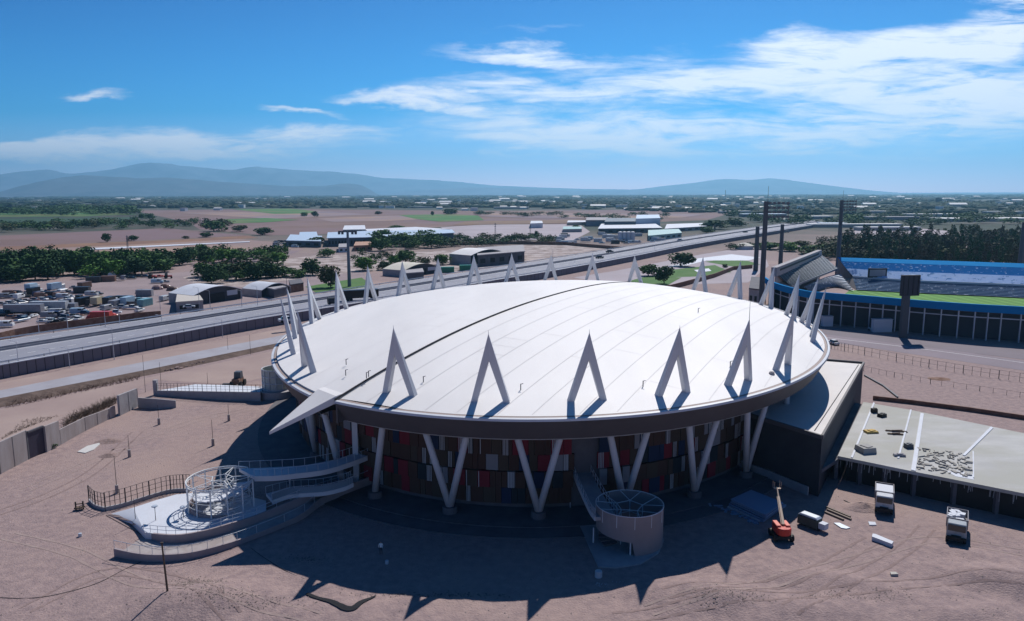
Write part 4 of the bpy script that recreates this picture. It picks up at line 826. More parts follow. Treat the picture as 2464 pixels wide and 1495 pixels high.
sl_ = [at(x, y, .18) for x, y in [(1368, 1205), (1400, 1275), (1439, 1363), (1480, 1366), (1540, 1357), (1585, 1330), (1597, 1300), (1590, 1262), (1500, 1205), (1440, 1180)]]; mb = MB(); mb.prism([p.xy for p in sl_], 0, .18); mb.build('base_slab', M['concrete'], dr)
Lb = curve([at(1376, 1128, 5.2), at(1395, 1175, 5.0), at(1418, 1225, hD-.9), at(1432, 1245, hD-1.0)], 14); Rb = curve([at(1417, 1128, 5.2), at(1440, 1172, 5.0), at(1470, 1222, hD-.9), at(1486, 1243, hD-1.0)], 14)
gb = empty('entrance_bridge', Lb[0], 'sloping footbridge from the arena entrance down to the round ramp drum', 'bridge'); mb = MB(); mb.strip(Lb, Rb, .45); mb.build('deck', M['concrete'], gb)
railing(Lb, 1.1, 'left_railing', M['tin'], gb, 1, (1.0, .5)); railing(Rb, 1.1, 'right_railing', M['tin'], gb, 1, (1.0, .5)); mb = MB(); mb.wall([p-Vector((0, 0, .5)) for p in Lb], .62, .15); mb.build('edge_beam', M['white_steel'], gb)
mb = MB(); P = [at(1368, 1140, 0), at(1372, 1225, 0)]; mb.wall(P, [1.2, 1.0], .12); tag(mb.build('barrier_rail', M['tin']), 'thin metal barrier beside the footbridge at the arena entrance', 'barrier')

# ------------------------------------------------------------------ foreground and yard objects
def at_obj(x, y, z=0): return at(x, y, z)
# wooden pole in the left foreground
p = at(405, 1437, .4); h = rise(405, 1437, 1305, .4); g = empty('wooden_pole', Vector((p.x, p.y, 0)), 'leaning brown wooden pole standing in the gravel in the left foreground', 'pole'); mb = MB(); mb.tube(Vector((p.x, p.y, 0)), Vector((p.x-.25, p.y, h+.4)), .13, .09, n=10); mb.build('trunk', M['wood'], g); mb = MB(); mb.box(Vector((p.x-.25, p.y, h+.3)), (.35, .2, .12)); mb.build('cap', M['mesh_wire'], g)
def cable(pts, label, r=.03):
    P = curve([at(x, y, .05) for x, y in pts], 30); mb = MB(); mb.path(P, r, n=4); tag(mb.build('cable', M['black']), label, 'cable')
cable([(0, 1438), (60, 1440), (130, 1432), (230, 1405), (300, 1370), (340, 1352)], 'thin black cable lying across the gravel at the lower left'); cable([(605, 1320), (640, 1345), (700, 1380), (780, 1410)], 'thin black cable running from the ramp towards the spike shadows'); cable([(255, 1240), (310, 1270), (370, 1302)], 'thin cable lying by the corner of the terrace')
lamps = [(157, 1079, None), ]
for i, (x, y, t, lb) in enumerate([(312, 1100, 1048, 'thin lamp post on a pale concrete foot, nearest the sand heaps'), (383, 1022, 975, 'thin lamp post on a pale foot beyond the sloping wall piece'), (551, 1013, 972, 'thin lamp post on a dark foot closest to the back ramp'), (513, 1073, 1010, 'thin lamp post on a pale foot at the edge of the arena shadow'), (282, 1187, 1098, 'tall thin lamp post standing behind the terrace fence')]): person_lamp(x, y, t, lb, head=False, base=1.3)
person_lamp(376, 1268, 1219, 'lamp with a round head on the terrace, left of the pair'); person_lamp(443, 1262, 1221, 'lamp with a round head on the terrace, right of the pair nearer the cage'); person_lamp(327, 1262, 1200, 'bare thin pole at the west edge of the terrace', 'pole', 'thin_pole', False)
for i, (x, y, t, lb) in enumerate([(350, 944, 855, 'thin dark pole on the sandy track by the back ramp'), (549, 848, 790, 'thin dark pole in front of the highway wall, left of the loader'), (603, 853, 806, 'thin dark pole right above the wheel loader'), (388, 930, 872, 'slim dark pole behind the end post of the back ramp'), (500, 925, 897, 'short thin pole at the middle of the back ramp')]): person_lamp(x, y, t, lb, 'pole', 'thin_pole', False)
# highway street lamps
M['lamp_grey'] = mat('lamp_grey', (.55, .56, .60), .5)
for i, (x, yb, yt, side) in enumerate([(44, 870, 828, 0), (275, 866, 790, 1), (168, 884, 845, 1), (124, 886, 850, 1), (391, 800, 760, 1), (94, 800, 768, 0), (164, 796, 765, 0), (254, 786, 745, 0), (288, 779, 741, 0), (386, 745, 720, 0), (480, 745, 693, 0), (506, 741, 700, 0), (536, 812, 770, 1), (582, 738, 700, 0), (620, 735, 690, 0), (1150, 660, 640, 0), (1383, 646, 620, 1), (1575, 612, 590, 1), (1330, 628, 600, 0), (1470, 598, 575, 0), (1720, 560, 543, 1), (1812, 556, 540, 1)]):
    z0 = HZ if side == 0 else 0; p = at(x, yb, z0); h = max(5, rise(x, yb, yt, z0)); g = empty('street_lamp', p, 'street lamp %s the highway, number %d counting from the left edge' % ('on the far side of' if side == 0 else 'on the near side of', i+1), 'street lamp', 'street lamps along the highway')
    if True:
        mb = MB(); mb.tube(p, p+Vector((0, 0, h)), .11, .06, n=6); mb.tube(p+Vector((0, 0, h)), p+Vector((-1.4, .3, h+.25)), .05, n=5); mb.build('pole', M['lamp_grey'], g); mb = MB(); mb.box(p+Vector((-1.7, .35, h+.27)), (.7, .3, .12)); mb.build('lamp_head', M['lamp_grey'], g)
# big twin mast
p = at(841, 690, 0); h = rise(841, 690, 556); g = empty('lighting_mast', p, 'tall grey lattice-topped lighting mast standing beyond the highway', 'mast'); mb = MB(); mb.tube(p, p+Vector((0, 0, h)), .9, .55, n=10); mb.build('pole', mat('mast_blue', (.13, .17, .22), .5), g); mb = MB(); mb.box(p+Vector((0, 0, h-.3)), (9, .8, .7)); mb.box(p+Vector((0, 0, h-1.2)), (.8, .6, 2.2)); mb.build('head_frame', M['dark_metal'], g)
for k in (-4, -2.4, 2.4, 4): mb = MB(); mb.box(p+Vector((k, -.4, h-1.1)), (1.1, .5, 1.1)); mb.build('floodlight', M['dark_metal'], g)
for (x, yb, yt, lb) in ((308, 604, 567, 'lattice pylon rising from the pinkish lot on the left'), (1192, 578, 537, 'dark telecom pylon beyond the green hedge belt'), (1276, 572, 540, 'pylon beside the pale sheds in the middle distance'), (1745, 478, 458, 'far thin radio mast on the skyline')):
    p = at(x, yb, 0); h = rise(x, yb, yt); g = empty('pylon', p, lb, 'pylon'); w_ = h*.05; mb = MB()
    for a, b in ((-1, -1), (1, -1), (1, 1), (-1, 1)): mb.tube(p+Vector((a*w_, b*w_, 0)), p+Vector((a*w_*.3, b*w_*.3, h)), h*.008, n=4)
    for k in range(8):
        z0, z1 = h*k/8, h*(k+1)/8; q0, q1 = w_*(1-.7*k/8), w_*(1-.7*(k+1)/8); mb.tube(p+Vector((-q0, -q0, z0)), p+Vector((q1, -q1, z1)), h*.006, n=3); mb.tube(p+Vector((q0, -q0, z0)), p+Vector((-q1, -q1, z1)), h*.006, n=3)
    mb.build('lattice', M['dark_metal'], g); mb = MB(); mb.box(p+Vector((0, 0, h*.93)), (h*.16, .3, h*.02)); mb.box(p+Vector((0, 0, h*.8)), (h*.12, .3, h*.02)); mb.build('cross_arms', M['dark_metal'], g)
# sheets and debris
def flat(name, pts, m_, label, cat, z=.12): P = [at(x, y, z) for x, y in pts]; mb = MB(); mb.prism([p.xy for p in P], .004, z); return tag(mb.build(name, m_), label, cat)
flat('plastic_sheet', [(2100, 1284), (2107, 1285), (2150, 1303), (2146, 1309), (2098, 1291)], M['white_slab'], 'long white sheet lying on the gravel right of the red lift', 'sheet', .55)
flat('plastic_sheet', [(2006, 1258), (2020, 1258), (2046, 1270), (2036, 1272), (2024, 1270)], M['tin'], 'crumpled white sheet near the dark skip container', 'sheet'); flat('plastic_sheet', [(2089, 1255), (2106, 1256), (2109, 1263), (2092, 1263)], M['white_slab'], 'small pale sheet between the sand heap and the truck', 'sheet'); flat('plastic_sheet', [(1943, 1378), (1955, 1373), (1974, 1384), (1967, 1389), (1957, 1388)], mat('dusty_sheet', (.45, .43, .38)), 'dusty pale board lying alone below the red lift', 'board', .3)
flat('plastic_sheet', [(2142, 1376), (2155, 1376), (2162, 1381), (2144, 1382)], mat('dusty_sheet2', (.50, .47, .42)), 'small cream scrap lying on the gravel at lower right', 'scrap', .4)
flat('cloth_sheet', [(186, 1087), (210, 1073), (238, 1066), (241, 1068), (225, 1082), (205, 1090)], mat('cloth_white', (.60, .58, .56)), 'crumpled white cloth lying by the sand heaps near the wall', 'cloth')
flat('cable_tray', [(2069, 1222), (2075, 1224), (2036, 1205), (2030, 1203)], M['black'], 'dark flat strip in the annex shadow', 'strip', .1)
M['soil_mid'] = mat('soil_mid', (.22, .155, .14), .95, (.30, .215, .20), 1.2, 6, bump=.4)
def heap(x, y, rx, ry, h, m_, label, cat='heap', name='soil_heap', seed=1):
    p = at(x, y, 0); r_ = random.Random(seed); mb = MB(); nr, ns = 6, 20; vs = [p+Vector((0, 0, h))]
    for i in range(1, nr+1):
        for j in range(ns): a = j*2*math.pi/ns; q = i/nr; jr = 1+r_.uniform(-.12, .12); vs.append(p+Vector((rx*q*jr*math.cos(a), ry*q*jr*math.sin(a), h*(1-q)**1.2*(1+r_.uniform(-.25, .25)) if i < nr else -.02)))
    fs = [(0, 1+j, 1+(j+1) % ns) for j in range(ns)]+[(1+(i-1)*ns+j, 1+i*ns+j, 1+i*ns+(j+1) % ns, 1+(i-1)*ns+(j+1) % ns) for i in range(1, nr) for j in range(ns)]
    mb.add(vs, fs); return tag(mb.build(name, m_, smooth=True), label, cat)
heap(264, 1062, 2.6, 1.8, .5, M['soil_mid'], 'low brown soil heap just right of the white cloth'); heap(262, 1097, 1.9, 1.4, .4, M['soil_mid'], 'smaller brown soil heap nearer the camera than the white cloth', seed=2)
heap(2080, 1222, 3.5, 2.0, .9, M['gravel'], 'gravel heap on the sunlit ground between annex and trucks', seed=3); heap(700, 905, 5, 2.5, 1.2, M['soil_tan'], 'sandy heap behind the small glazed stair turret', seed=4)
heap(2260, 912, 3, 2, .35, M['rust'], 'low rusty heap on the dusty lot', seed=5)
mb = MB()
for k, (x0, y0, x1, y1) in enumerate([(1988, 1222, 2046, 1246), (1990, 1228, 2048, 1252), (1985, 1234, 2030, 1253)]): a, b = at(x0, y0, 0), at(x1, y1, 0); mb.wall([a+Vector((0, 0, .02)), b+Vector((0, 0, .02))], .22, .28)
tag(mb.build('steel_beams', mat('beam_brown', (.20, .15, .12), .7)), 'brown steel beams lying side by side beyond the skip container', 'beams')
# panel stack in the shade
p0 = [at(x, y, 1.3) for x, y in [(1757, 1200), (1806, 1178), (1883, 1208), (1841, 1238)]]; g = empty('panel_stack', at(1841, 1250, 0), 'big stack of flat dark blue roofing panels lying in the arena shadow', 'stack'); M['panel_blue'] = mat('panel_blue', (.22, .32, .46), .45)
for k in range(5):
    o_ = Vector((rr.uniform(-.2, .2), rr.uniform(-.2, .2), 0)); mb = MB(); mb.prism([(v+o_).xy for v in p0], .1+k*.25, .28+k*.25); mb.build('panel', M['panel_blue'], g)
mb = MB(); mb.wall([at(1752, 1222, 0), at(1829, 1256, 0)], .25, .4); mb.wall([at(1835, 1250, 0), at(1888, 1218, .0)], .3, .5); mb.build('bearers', M['tin'], g)
for k in range(26):
    a = rr.random(); p = at(lerp(1700, 1830, a), lerp(1208, 1258, a)+rr.uniform(-3, 6), 0)
    if k == 0: mb = MB()
    mb.box(p+Vector((0, 0, .08)), (rr.uniform(.3, 1.4), rr.uniform(.1, .4), rr.uniform(.05, .2)), rr.random()*3)
tag(mb.build('offcuts', M['panel_blue']), 'scattered blue panel offcuts in front of the panel stack', 'offcuts', kind='stuff')
# skip container
def oriented(x0, y0, x1, y1): a, b = at(x0, y0, 0), at(x1, y1, 0); d = b-a; return (a+b)/2, d.length, math.atan2(d.y, d.x)
c, ln, rz = oriented(1924, 1258, 1972, 1276); g = empty('skip_container', c, 'long dark container with a rounded pale lid beyond the red lift', 'container'); mb = MB(); mb.box(c+Vector((0, 0, .85)), (ln, 1.5, 1.3), rz, .96); mb.build('body', mat('skip_dark', (.06, .075, .07), .6), g, bevel=.08); mb = MB(); mb.box(c+Vector((0, 0, 1.62)), (ln*.98, 1.35, .25), rz, .8); mb.build('lid', M['tin'], g, bevel=.06)
for s in (-1, 1):
    mb = MB(); q = c+Vector((math.cos(rz), math.sin(rz), 0))*s*ln*.32; mb.tube(q+Vector((0, -.8, .25)), q+Vector((0, .8, .25)), .25, n=12); mb.build('wheel', M['black'], g)
mb = MB(); q = c+Vector((math.cos(rz), math.sin(rz), 0))*(ln/2+.5); mb.box(q+Vector((0, 0, .8)), (.9, 1.0, .8), rz); mb.build('motor_box', M['white_slab'], g)
# red boom lift
p = at(1885, 1303, 0); g = empty('boom_lift', p, 'bright red boom lift with a raised pale arm on the sunlit gravel', 'lift'); M['red'] = mat('red', (.62, .045, .03), .4, (.5, .04, .03), 1, 3); M['boom'] = mat('boom', (.62, .46, .34), .5)
mb = MB(); mb.prism([(p.x+a, p.y+b) for a, b in ((-1.0, .2), (-.85, -.35), (-.4, -.7), (.4, -.7), (.85, -.35), (1.0, .2), (.95, 1.9), (-.95, 1.9))], .95, 1.9); mb.build('body', M['red'], g, bevel=.12)
mb = MB(); mb.box(p+Vector((-.62, 1.0, 2.0)), (.6, 1.7, .22)); mb.build('cover_left', mat('red_light', (.75, .16, .12), .4), g, bevel=.05); mb = MB(); mb.box(p+Vector((.62, 1.0, 2.0)), (.6, 1.7, .22)); mb.build('cover_right', bpy.data.materials['red_light'], g, bevel=.05)
mb = MB(); mb.box(p+Vector((0, .8, .7)), (1.9, 2.6, .45)); mb.build('chassis', M['black'], g)
for a, b in ((-1, 0), (1, 0), (-1, 1.8), (1, 1.8)): mb = MB(); mb.tube(p+Vector((a*.85, b, .5)), p+Vector((a*1.25, b, .5)), .5, n=16); mb.build('wheel', M['black'], g)
e1 = p+Vector((.1, .6, 2.0)); e2 = p+Vector((.75, 4.6, 4.2)); e3 = p+Vector((.95, 5.8, 5.0)); mb = MB(); mb.tube(e1, e2, .24, .18, n=4); mb.build('boom_arm', M['boom'], g); mb = MB(); mb.tube(e2, e3, .12, .10, n=4); mb.tube(e1+Vector((-.28, 0, .1)), e2+Vector((-.2, 0, 0)), .05, n=4); mb.build('boom_extension', M['boom'], g)
mb = MB(); mb.box(e3+Vector((.1, .35, -.2)), (.9, .6, .06)); 
for a, b in ((-.35, .05), (.55, .05), (.55, .65), (-.35, .65)): mb.tube(e3+Vector((a, b, -.2)), e3+Vector((a, b, .75)), .03, n=4)
mb.build('basket', M['boom'], g)
# ------------------------------------------------------------------ vehicles
VM = {}
def vm(col): 
    if col not in VM: VM[col] = mat('paint', col, .35, tuple(c*.8 for c in col), 1.5, 3)
    return VM[col]
M['wglass'] = mat('wglass', (.02, .03, .04), .08, spec=.8); M['tyre'] = mat('tyre', (.02, .02, .022), .85)
def wheels(g, xs, y, r, wd=.25):
    for x in xs:
        for s in (-1, 1):
            mb = MB(); mb.tube((g.location.x+x, g.location.y+s*y-s*wd/2, g.location.z+r), (g.location.x+x, g.location.y+s*y+s*wd/2, g.location.z+r), r, n=12); mb.build('wheel', M['tyre'], g)
CACHE = {}
def shape(parts):                       # parts: list of (name, MB, material)
    return parts
def make_vehicle(kind, col, name, label, cat, group, detail=True):
    key = (kind, col, detail)
    if key in CACHE:
        o = copy_tree(CACHE[key]); o.name = name; tag(o, label, cat, group); return o
    g = empty(name, (0, 0, 0), label, cat, group); m_ = vm(col)
    if kind == 'car':
        mb = MB(); mb.box((0, 0, .62), (4.2, 1.7, .62), 0, .97); mb.build('body', m_, g, bevel=.12); mb = MB(); mb.box((-.2, 0, 1.16), (2.3, 1.5, .5), 0, .78); mb.build('cabin', M['wglass'], g); mb = MB(); mb.box((-.2, 0, 1.42), (1.6, 1.2, .06)); mb.build('roof', m_, g)
        wheels(g, (-1.3, 1.3), .8, .33) if detail else None
    elif kind == 'van':
        mb = MB(); mb.box((-.3, 0, 1.2), (4.2, 1.9, 1.7), 0, .95); mb.box((2.2, 0, .85), (1.1, 1.8, 1.0), 0, .85); mb.build('body', m_, g, bevel=.12); mb = MB(); mb.box((1.83, 0, 1.62), (.12, 1.6, .7)); mb.box((.9, 0, 1.6), (1.2, 1.87, .55)); mb.build('windows', M['wglass'], g); wheels(g, (-1.5, 1.6), .85, .36) if detail else None
    elif kind == 'pickup':
        mb = MB(); mb.box((0, 0, .75), (5, 1.8, .6), 0, .98); mb.build('body', m_, g, bevel=.1); mb = MB(); mb.box((.7, 0, 1.35), (1.7, 1.6, .65), 0, .82); mb.build('cabin', M['wglass'], g); mb = MB(); mb.box((.7, 0, 1.69), (1.2, 1.3, .05)); mb.build('roof', m_, g); mb = MB(); mb.box((-1.4, 0, 1.06), (1.9, 1.5, .03)); mb.build('load_bed', M['black'], g); wheels(g, (-1.6, 1.6), .85, .38) if detail else None
    elif kind == 'boxtruck':
        mb = MB(); mb.box((-1, 0, 2.1), (5.2, 2.4, 2.5)); mb.build('cargo_box', m_, g); mb = MB(); mb.box((2.6, 0, 1.5), (1.8, 2.2, 1.9), 0, .93); mb.build('cab', vm((.55, .56, .58)), g, bevel=.1); mb = MB(); mb.box((3.48, 0, 1.9), (.1, 1.9, .75)); mb.build('windscreen', M['wglass'], g); mb = MB(); mb.box((0, 0, .7), (7, 1.2, .3)); mb.build('chassis', M['black'], g); wheels(g, (-2.2, 2.6), 1.0, .48, .3) if detail else None
    elif kind == 'flatbed':
        mb = MB(); mb.box((-1, 0, 1.15), (5.4, 2.4, .3)); mb.box((-3.6, 0, 1.6), (.12, 2.4, .7)); mb.box((1.6, 0, 1.6), (.12, 2.4, .8)); mb.build('load_bed', vm((.16, .14, .14)), g); mb = MB(); mb.box((2.7, 0, 1.5), (1.8, 2.2, 2.0), 0, .93); mb.build('cab', m_, g, bevel=.1); mb = MB(); mb.box((3.58, 0, 1.9), (.1, 1.9, .75)); mb.build('windscreen', M['wglass'], g); wheels(g, (-2.4, 2.7), 1.0, .48, .3) if detail else None
    elif kind == 'trailer':
        mb = MB(); mb.box((0, 0, 2.3), (12, 2.5, 2.5)); mb.build('cargo_box', m_, g); mb = MB(); mb.box((0, 0, .9), (11.4, 1.4, .25)); mb.build('chassis', M['black'], g); wheels(g, (-4.6, -3.4, 4), 1.05, .48, .3) if detail else None
    elif kind == 'container':
        mb = MB(); mb.box((0, 0, 1.3), (6, 2.4, 2.55)); [mb.box((k*.5, 0, 1.3), (.18, 2.5, 2.3)) for k in range(-5, 6)]; mb.build('shell', m_, g)
    elif kind == 'tractor':
        mb = MB(); mb.box((.6, 0, 1.1), (2.4, 1.0, .8), 0, .9); mb.build('bonnet', m_, g, bevel=.08); mb = MB(); mb.box((-.8, 0, 1.9), (1.4, 1.3, 1.4), 0, .9); mb.build('cab', M['wglass'], g); wheels(g, (-1.0,), .95, .85, .4); wheels(g, (1.4,), .75, .45, .3)
    elif kind == 'wreck':
        mb = MB(); r_ = random.Random(hash(col) % 97); mb.box((0, 0, .55), (4.0, 1.7, .5), 0, .95); mb.box((-.3, .1, 1.0), (1.9, 1.4, .5), .1, .7); mb.box((1.3, -.2, .9), (1.1, .9, .25), .4); mb.build('body', m_, g, bevel=.1); mb = MB(); mb.box((-.3, .1, 1.02), (1.7, 1.46, .3), .1, .8); mb.build('window_holes', M['black'], g)
    elif kind == 'tank':
        mb = MB(); mb.tube((-1.6, 0, 1.3), (1.6, 0, 1.3), 1.1, n=18); mb.build('vessel', m_, g); mb = MB(); mb.box((-1, 0, .3), (.4, 1.8, .6)); mb.box((1, 0, .3), (.4, 1.8, .6)); mb.build('saddles', M['black'], g)
    elif kind == 'heap':
        mb = MB(); mb.box((0, 0, .8), (4.4, 2.6, 1.6), 0, .62); mb.box((1.5, .2, .6), (2.4, 2.0, 1.2), .4, .6); mb.build('covered_pile', m_, g, bevel=.35); mb = MB(); mb.box((-.4, 0, 1.66), (2.2, .12, .1)); mb.box((-.4, 0, .8), (.1, 2.66, 1.5), 0, .7); mb.build('straps', M['black'], g)
    CACHE[key] = g; KIDS[g.name] = list(g.children) or [o for o in COL.objects if o.parent == g]; return g
CN = {'white': (.72, .73, .75), 'pale blue': (.45, .60, .72), 'grey': (.30, .30, .33), 'dark': (.045, .05, .06), 'brown': (.20, .12, .09), 'red': (.55, .06, .04), 'black': (.015, .015, .02), 'teal': (.22, .42, .46), 'cream': (.62, .52, .36), 'rusty': (.27, .15, .11), 'navy': (.04, .06, .14), 'dusty pink': (.42, .27, .25), 'green': (.03, .30, .18), 'silver': (.5, .52, .55)}
KN = {'car': ('parked_car', 'car'), 'van': ('van', 'van'), 'pickup': ('pickup_truck', 'pickup'), 'boxtruck': ('box_truck', 'truck'), 'flatbed': ('flatbed_truck', 'truck'), 'trailer': ('trailer', 'trailer'), 'container': ('shipping_container', 'container'), 'tractor': ('tractor', 'tractor'), 'wreck': ('scrapped_car', 'scrap car'), 'tank': ('storage_tank', 'tank'), 'heap': ('covered_pile', 'pile')}
ORD = ['leftmost', 'second from left', 'third from left', 'fourth from left', 'fifth from left', 'sixth from left', 'seventh from left', 'eighth from left', 'ninth from left', 'tenth from left', 'eleventh from left', 'twelfth from left', 'thirteenth from left', 'fourteenth from left', 'fifteenth from left', 'sixteenth from left', 'seventeenth from left']
rows = [ # name, items (x, y in yard zoom px), kind, colour, heading deg
 ('back row of the scrapyard', [(110, 395, 'wreck', 'brown', 10), (225, 395, 'wreck', 'dusty pink', 20), (465, 370, 'boxtruck', 'pale blue', 95), (800, 360, 'boxtruck', 'pale blue', 80), (1050, 330, 'wreck', 'grey', 5), (1195, 322, 'container', 'brown', 80), (1320, 245, 'container', 'dark', 10), (1530, 232, 'container', 'rusty', 15), (1575, 175, 'tank', 'white', 90), (1655, 222, 'flatbed', 'grey', 0), (1755, 200, 'pickup', 'black', 20), (1860, 200, 'car', 'dark', 0), (1960, 180, 'car', 'black', 10), (2050, 178, 'car', 'navy', 0)]),
 ('second row of the scrapyard', [(60, 470, 'van', 'grey', 10), (270, 475, 'van', 'white', 85), (355, 460, 'wreck', 'dark', 30), (500, 430, 'boxtruck', 'black', 90), (600, 415, 'car', 'silver', 0), (700, 405, 'wreck', 'brown', 15), (800, 410, 'car', 'grey', 85), (890, 410, 'van', 'white', 80), (965, 405, 'car', 'grey', 0), (1160, 395, 'container', 'dark', 5), (1290, 440, 'van', 'silver', 0), (1375, 425, 'car', 'dark', 0)]),
 ('third row of the scrapyard', [(30, 565, 'wreck', 'grey', 10), (140, 555, 'car', 'white', 5), (270, 535, 'car', 'silver', 0), (375, 520, 'wreck', 'grey', 5), (480, 512, 'car', 'dusty pink', 5), (600, 505, 'car', 'white', 3), (700, 492, 'car', 'navy', 0), (790, 475, 'wreck', 'dark', 0), (890, 475, 'van', 'white', 0), (985, 470, 'car', 'white', 5), (1100, 460, 'wreck', 'dusty pink', 5)]),
 ('fourth row of the scrapyard', [(20, 720, 'pickup', 'dark', 10), (345, 700, 'trailer', 'grey', 8), (540, 665, 'flatbed', 'dark', 80), (700, 655, 'trailer', 'silver', 8), (920, 580, 'flatbed', 'white', 85), (960, 640, 'container', 'grey', 5), (1100, 590, 'flatbed', 'dark', 30), (1195, 580, 'boxtruck', 'black', 85), (1390, 570, 'boxtruck', 'cream', 88), (1560, 570, 'boxtruck', 'dark', 88), (1640, 590, 'container', 'grey', 85), (1740, 530, 'container', 'black', 5), (1825, 570, 'boxtruck', 'pale blue', 85), (1905, 570, 'flatbed', 'teal', 85), (1970, 570, 'flatbed', 'white', 85), (2045, 575, 'container', 'teal', 85)]),
 ('front row by the brown wall', [(60, 880, 'van', 'white', 5), (315, 800, 'pickup', 'pale blue', 80), (690, 745, 'van', 'grey', 5), (790, 735, 'van', 'navy', 0), (810, 820, 'wreck', 'black', 20), (880, 805, 'car', 'white', 60), (930, 755, 'car', 'dark', 5), (1100, 690, 'van', 'pale blue', 5), (1200, 700, 'car', 'navy', 10), (1310, 765, 'heap', 'red', 10), (1430, 765, 'container', 'red', 8), (1560, 745, 'heap', 'red', 5), (1600, 700, 'pickup', 'white', 10), (1500, 640, 'van', 'grey', 80), (1720, 610, 'car', 'silver', 0), (1840, 625, 'pickup', 'white', 5), (1965, 660, 'car', 'white', 85)]),
 ('cluster beside the vaulted shed', [(1985, 400, 'heap', 'dark', 10), (2040, 440, 'container', 'grey', 5), (2150, 190, 'tractor', 'red', 0), (2250, 175, 'wreck', 'red', 10), (2370, 190, 'tractor', 'red', 20), (2210, 260, 'van', 'pale blue', 10), (2330, 250, 'wreck', 'grey', 10), (2210, 345, 'heap', 'dusty pink', 5), (2320, 325, 'heap', 'rusty', 0), (2420, 360, 'heap', 'brown', 10), (2320, 505, 'van', 'silver', 80), (2400, 490, 'wreck', 'dark', 20)])]
for rn, items in rows:
    seen = {}
    for i, (x, y, k, c, hd) in enumerate(sorted(items)):
        key = (k, c); seen[key] = seen.get(key, 0)+1; nm, cat_ = KN[k]
        lb = '%s %s, %s in the %s' % (c, nm.replace('_', ' ').replace('parked ', ''), ORD[i], rn)
        o = make_vehicle(k, CN[c], nm, lb, cat_, 'vehicles and machines in the scrapyard', False)
        p = at(x*.1709, 637.7+y*.1709, .04); o.location = p; o.rotation_euler = (0, 0, R(hd+rr.uniform(-6, 6))); s = 1.12; o.scale = (s, s, s)
rz_n = 0
for k in range(64):                      # small scrapped cars nobody could tell apart, packed between the larger ones
    b_ = rr.choice((395, 440, 500, 540, 640, 690, 745, 800)); x = rr.uniform(-40, 1180 if b_ > 420 else 900); y = b_+rr.uniform(-14, 14)-x*.03+20; kd = rr.choice(('wreck', 'car', 'wreck', 'car', 'van')); c = rr.choice(('dark', 'grey', 'silver', 'brown', 'navy', 'rusty', 'white', 'black'))
    nm, cat_ = KN[kd]; o = make_vehicle(kd, CN[c], nm, 'small scrapped vehicle packed into the rows of the scrapyard', cat_, 'small scrapped vehicles of the scrapyard', False); o.location = at(x*.1709, 637.7+y*.1709, .04); o.rotation_euler = (0, 0, R(rr.choice((0, 5, 85, 95))+rr.uniform(-12, 12))); o['category'] = cat_
def put(kind, c, x, y, hd, label, z=0.0, s=1.0, group=None, detail=True):
    nm, cat_ = KN[kind]; o = make_vehicle(kind, CN[c], nm, label, cat_, group or 'vehicles standing on their own', detail); o.location = at(x, y, z); o.rotation_euler = (0, 0, R(hd)); o.scale = (s, s, s); return o
put('car', 'white', 2005, 829, 100, 'white car parked by the fence at the right edge of the arena roof'); put('car', 'white', 2102, 797, 95, 'white car driving along the road before the stadium wall'); put('van', 'grey', 1893, 560, 0, 'distant grey van near the end of the highway')
put('container', 'green', 1077, 656, 8, 'bright green container beyond the spikes, left of two', 0, 1.25); put('container', 'green', 1121, 651, 12, 'bright green container beyond the spikes, right of two', 0, 1.25)
for i, (x, y, c, t_) in enumerate([(1467, 608, 'black', 'far lane'), (1443, 622, 'dark', 'near lane'), (1636, 580, 'silver', 'near lane, furthest off'), (690, 775, 'white', 'verge under the wall'), (1793, 560, 'black', 'distant bend')]): put('car', c, x, y, 28, '%s car on the highway, in the %s' % (c, t_), HZ+.03, 1.3)
put('trailer', 'black', 868, 722, 24, 'long black lorry trailer driving on the highway behind the left spikes', HZ+.03, 1.15); put('tank', 'dark', 801, 733, 24, 'round dark tank lorry just behind the black trailer', HZ+.03, 1.2); put('car', 'silver', 455, 742, 20, 'small pale car driving past the curved white shed', HZ+.03)
# two trucks on the gravel at the lower right
def gravel_truck(x, y, x2, y2, label, col, pile):
    p = at(x, y, 0); q = at(x2, y2, 0); rz = math.atan2(q.y-p.y, q.x-p.x); g = empty('dump_truck', (0, 0, 0), label, 'truck')
    mb = MB(); mb.box((-1.5, 0, 1.5), (4.6, 2.4, .12)); mb.box((-1.5, 1.2, 1.95), (4.6, .1, .9)); mb.box((-1.5, -1.2, 1.95), (4.6, .1, .9)); mb.box((-3.8, 0, 1.95), (.1, 2.4, .9)); mb.box((.8, 0, 2.1), (.12, 2.5, 1.3)); mb.build('load_bed', vm((.30, .28, .30)), g)
    mb = MB(); mb.box((1.9, 0, 1.75), (1.7, 2.3, 1.9), 0, .93); mb.build('cab', vm(col), g, bevel=.1); mb = MB(); mb.box((2.74, 0, 2.15), (.12, 2.0, .8)); mb.build('windscreen', M['wglass'], g); mb = MB(); mb.box((2.85, 0, .8), (.3, 2.3, .45)); mb.build('bumper', M['black'], g)
    mb = MB(); mb.box((0, 0, 1.0), (7, 1.1, .4)); mb.build('chassis', M['black'], g); wheels(g, (-2.8, -1.6, 2.0), 1.0, .5, .32)
    if pile:
        mb = MB()
        for k in range(14): mb.box((rr.uniform(-3.4, .3), rr.uniform(-.9, .9), 2.0), (rr.uniform(.4, 1.1), rr.uniform(.3, .8), rr.uniform(.3, .7)), rr.random()*3)
        mb.build('load', M['white_slab'], g)
    else: mb = MB(); mb.box((-1.3, 0, 2.35), (3.6, 2.2, .12)); mb.build('load', M['white_slab'], g)
    g.location = p; g.rotation_euler = (0, 0, rz); return g
